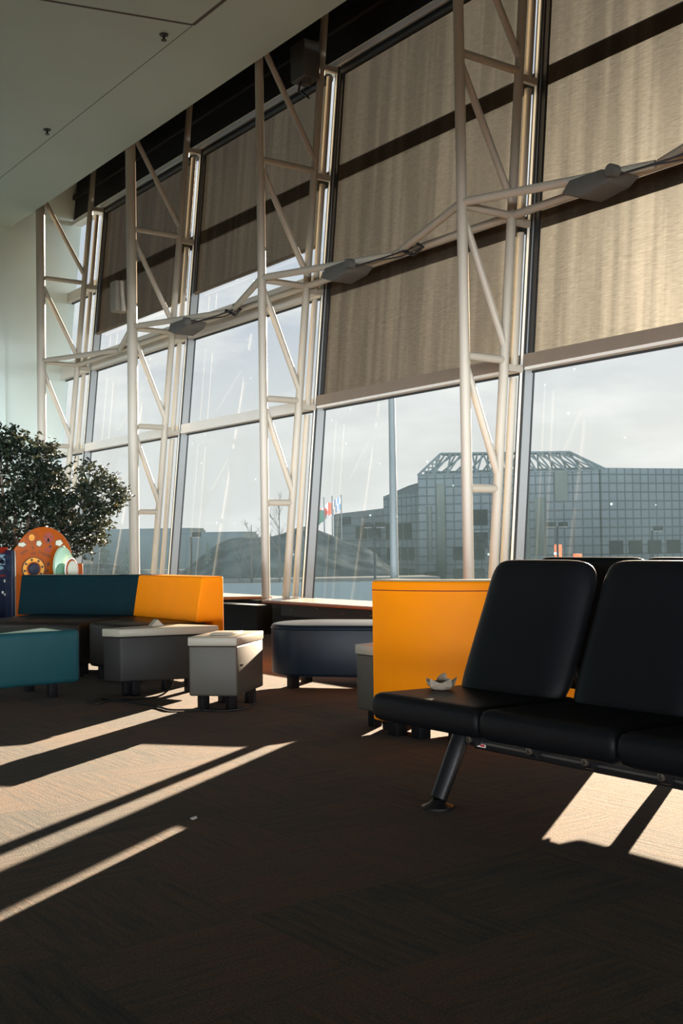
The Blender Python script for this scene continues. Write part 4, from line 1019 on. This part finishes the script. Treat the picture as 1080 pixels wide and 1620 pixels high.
# ------------------------------------------------------------------ sun and sky
AZ = Vector((-.546, .838, 0)).normalized(); EL = R(11.85)
SUN = Vector((AZ.x*math.cos(EL), AZ.y*math.cos(EL), math.sin(EL)))
sd = bpy.data.lights.new('sun', 'SUN'); sd.energy = 39; sd.angle = R(.36); sd.color = (1, .77, .53)
so = bpy.data.objects.new('sun', sd); COL.objects.link(so); so.location = (-30, 60, 25)
so.rotation_euler = SUN.to_track_quat('Z', 'Y').to_euler()

w = bpy.data.worlds.new('sky'); SC.world = w; w.use_nodes = True
nt = w.node_tree; nt.nodes.clear(); L = nt.links.new
out = N(nt, 'ShaderNodeOutputWorld'); bg = N(nt, 'ShaderNodeBackground'); L(bg.outputs[0], out.inputs[0]); bg.inputs['Strength'].default_value = .93
tc = N(nt, 'ShaderNodeTexCoord'); nm = N(nt, 'ShaderNodeVectorMath', operation='NORMALIZE'); L(tc.outputs['Generated'], nm.inputs[0])
sx = N(nt, 'ShaderNodeSeparateXYZ'); L(nm.outputs[0], sx.inputs[0])
cr = N(nt, 'ShaderNodeValToRGB'); e = cr.color_ramp.elements
e[0].position = 0; e[0].color = (.80, .80, .76, 1); e[1].position = 1; e[1].color = (.34, .42, .55, 1)
q = e.new(.09); q.color = (.79, .785, .75, 1); q = e.new(.2); q.color = (.60, .645, .72, 1); q = e.new(.5); q.color = (.52, .58, .68, 1)
L(sx.outputs['Z'], cr.inputs[0])
# clouds
mp = N(nt, 'ShaderNodeMapping'); mp.inputs['Scale'].default_value = (3.5, 3.5, 11); L(nm.outputs[0], mp.inputs[0])
cn = N(nt, 'ShaderNodeTexNoise'); cn.inputs['Scale'].default_value = 1.6; cn.inputs['Detail'].default_value = 7; cn.inputs['Roughness'].default_value = .55; L(mp.outputs[0], cn.inputs['Vector'])
cm = N(nt, 'ShaderNodeMapRange'); cm.inputs['From Min'].default_value = .46; cm.inputs['From Max'].default_value = .66; cm.inputs['To Max'].default_value = 1.0; L(cn.outputs['Fac'], cm.inputs['Value'])
mx = N(nt, 'ShaderNodeMix', data_type='RGBA'); mx.inputs['B'].default_value = (.93, .92, .88, 1); L(cm.outputs['Result'], mx.inputs['Factor']); L(cr.outputs[0], mx.inputs['A'])
# brightening of the hazy air around the sun
dp = N(nt, 'ShaderNodeVectorMath', operation='DOT_PRODUCT'); dp.inputs[1].default_value = SUN; L(nm.outputs[0], dp.inputs[0])
mxx = N(nt, 'ShaderNodeMath', operation='MAXIMUM'); mxx.inputs[1].default_value = 0; L(dp.outputs['Value'], mxx.inputs[0])
pw = N(nt, 'ShaderNodeMath', operation='POWER'); pw.inputs[1].default_value = 60; L(mxx.outputs[0], pw.inputs[0])
gl = N(nt, 'ShaderNodeVectorMath', operation='SCALE'); gl.inputs[0].default_value = (.2, .17, .13); L(pw.outputs[0], gl.inputs['Scale'])
ad = N(nt, 'ShaderNodeVectorMath', operation='ADD'); L(mx.outputs['Result'], ad.inputs[0]); L(gl.outputs[0], ad.inputs[1])
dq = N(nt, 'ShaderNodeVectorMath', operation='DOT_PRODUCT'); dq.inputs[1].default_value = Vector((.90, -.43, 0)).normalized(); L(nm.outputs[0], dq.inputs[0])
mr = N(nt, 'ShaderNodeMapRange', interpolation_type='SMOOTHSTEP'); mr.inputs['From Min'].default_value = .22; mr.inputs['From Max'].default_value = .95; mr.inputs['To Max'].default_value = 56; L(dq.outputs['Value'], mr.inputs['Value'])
zr = N(nt, 'ShaderNodeValToRGB'); ze = zr.color_ramp.elements          # bright band at the horizon, added out of view as room fill light
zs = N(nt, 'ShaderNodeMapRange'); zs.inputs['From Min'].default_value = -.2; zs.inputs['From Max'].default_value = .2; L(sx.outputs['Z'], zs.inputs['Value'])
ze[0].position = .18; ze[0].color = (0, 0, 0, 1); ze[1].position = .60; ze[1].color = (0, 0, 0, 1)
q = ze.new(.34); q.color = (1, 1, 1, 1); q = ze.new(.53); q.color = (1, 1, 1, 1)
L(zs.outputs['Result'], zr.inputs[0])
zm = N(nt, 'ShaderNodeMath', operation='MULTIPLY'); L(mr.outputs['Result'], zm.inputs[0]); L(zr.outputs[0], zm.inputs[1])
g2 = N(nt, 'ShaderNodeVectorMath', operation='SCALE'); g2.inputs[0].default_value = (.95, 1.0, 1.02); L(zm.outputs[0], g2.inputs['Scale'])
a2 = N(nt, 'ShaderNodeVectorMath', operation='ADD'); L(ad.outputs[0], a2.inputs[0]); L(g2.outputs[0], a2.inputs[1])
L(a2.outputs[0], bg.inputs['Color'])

# ------------------------------------------------------------------ camera
yaw, pit, rol = R(54.1), R(1.56), R(-.86)
fwd = Vector((-math.sin(yaw), math.cos(yaw), 0)); rt = Vector((math.cos(yaw), math.sin(yaw), 0)); up = Vector((0, 0, 1))
f2 = fwd*math.cos(pit)+up*math.sin(pit); u2 = up*math.cos(pit)-fwd*math.sin(pit)
r3 = rt*math.cos(rol)+u2*math.sin(rol); u3 = u2*math.cos(rol)-rt*math.sin(rol)
cd = bpy.data.cameras.new('camera'); co = bpy.data.objects.new('camera', cd); COL.objects.link(co)
co.matrix_world = Matrix(((r3.x, u3.x, -f2.x, 0), (r3.y, u3.y, -f2.y, 0), (r3.z, u3.z, -f2.z, .95), (0, 0, 0, 1)))
cd.sensor_fit = 'VERTICAL'; cd.sensor_height = 36; cd.lens = 1783/1620*36; cd.clip_end = 3000; cd.clip_start = .05
SC.camera = co
vs_ = SC.view_settings; vs_.view_transform = 'Standard'; vs_.look = 'None'; vs_.exposure = 0; vs_.gamma = 1; vs_.use_curve_mapping = False
SC.cycles.transparent_max_bounces = 24; SC.cycles.max_bounces = 10; SC.cycles.diffuse_bounces = 6
SC.cycles.caustics_reflective = False; SC.cycles.sample_clamp_indirect = 8
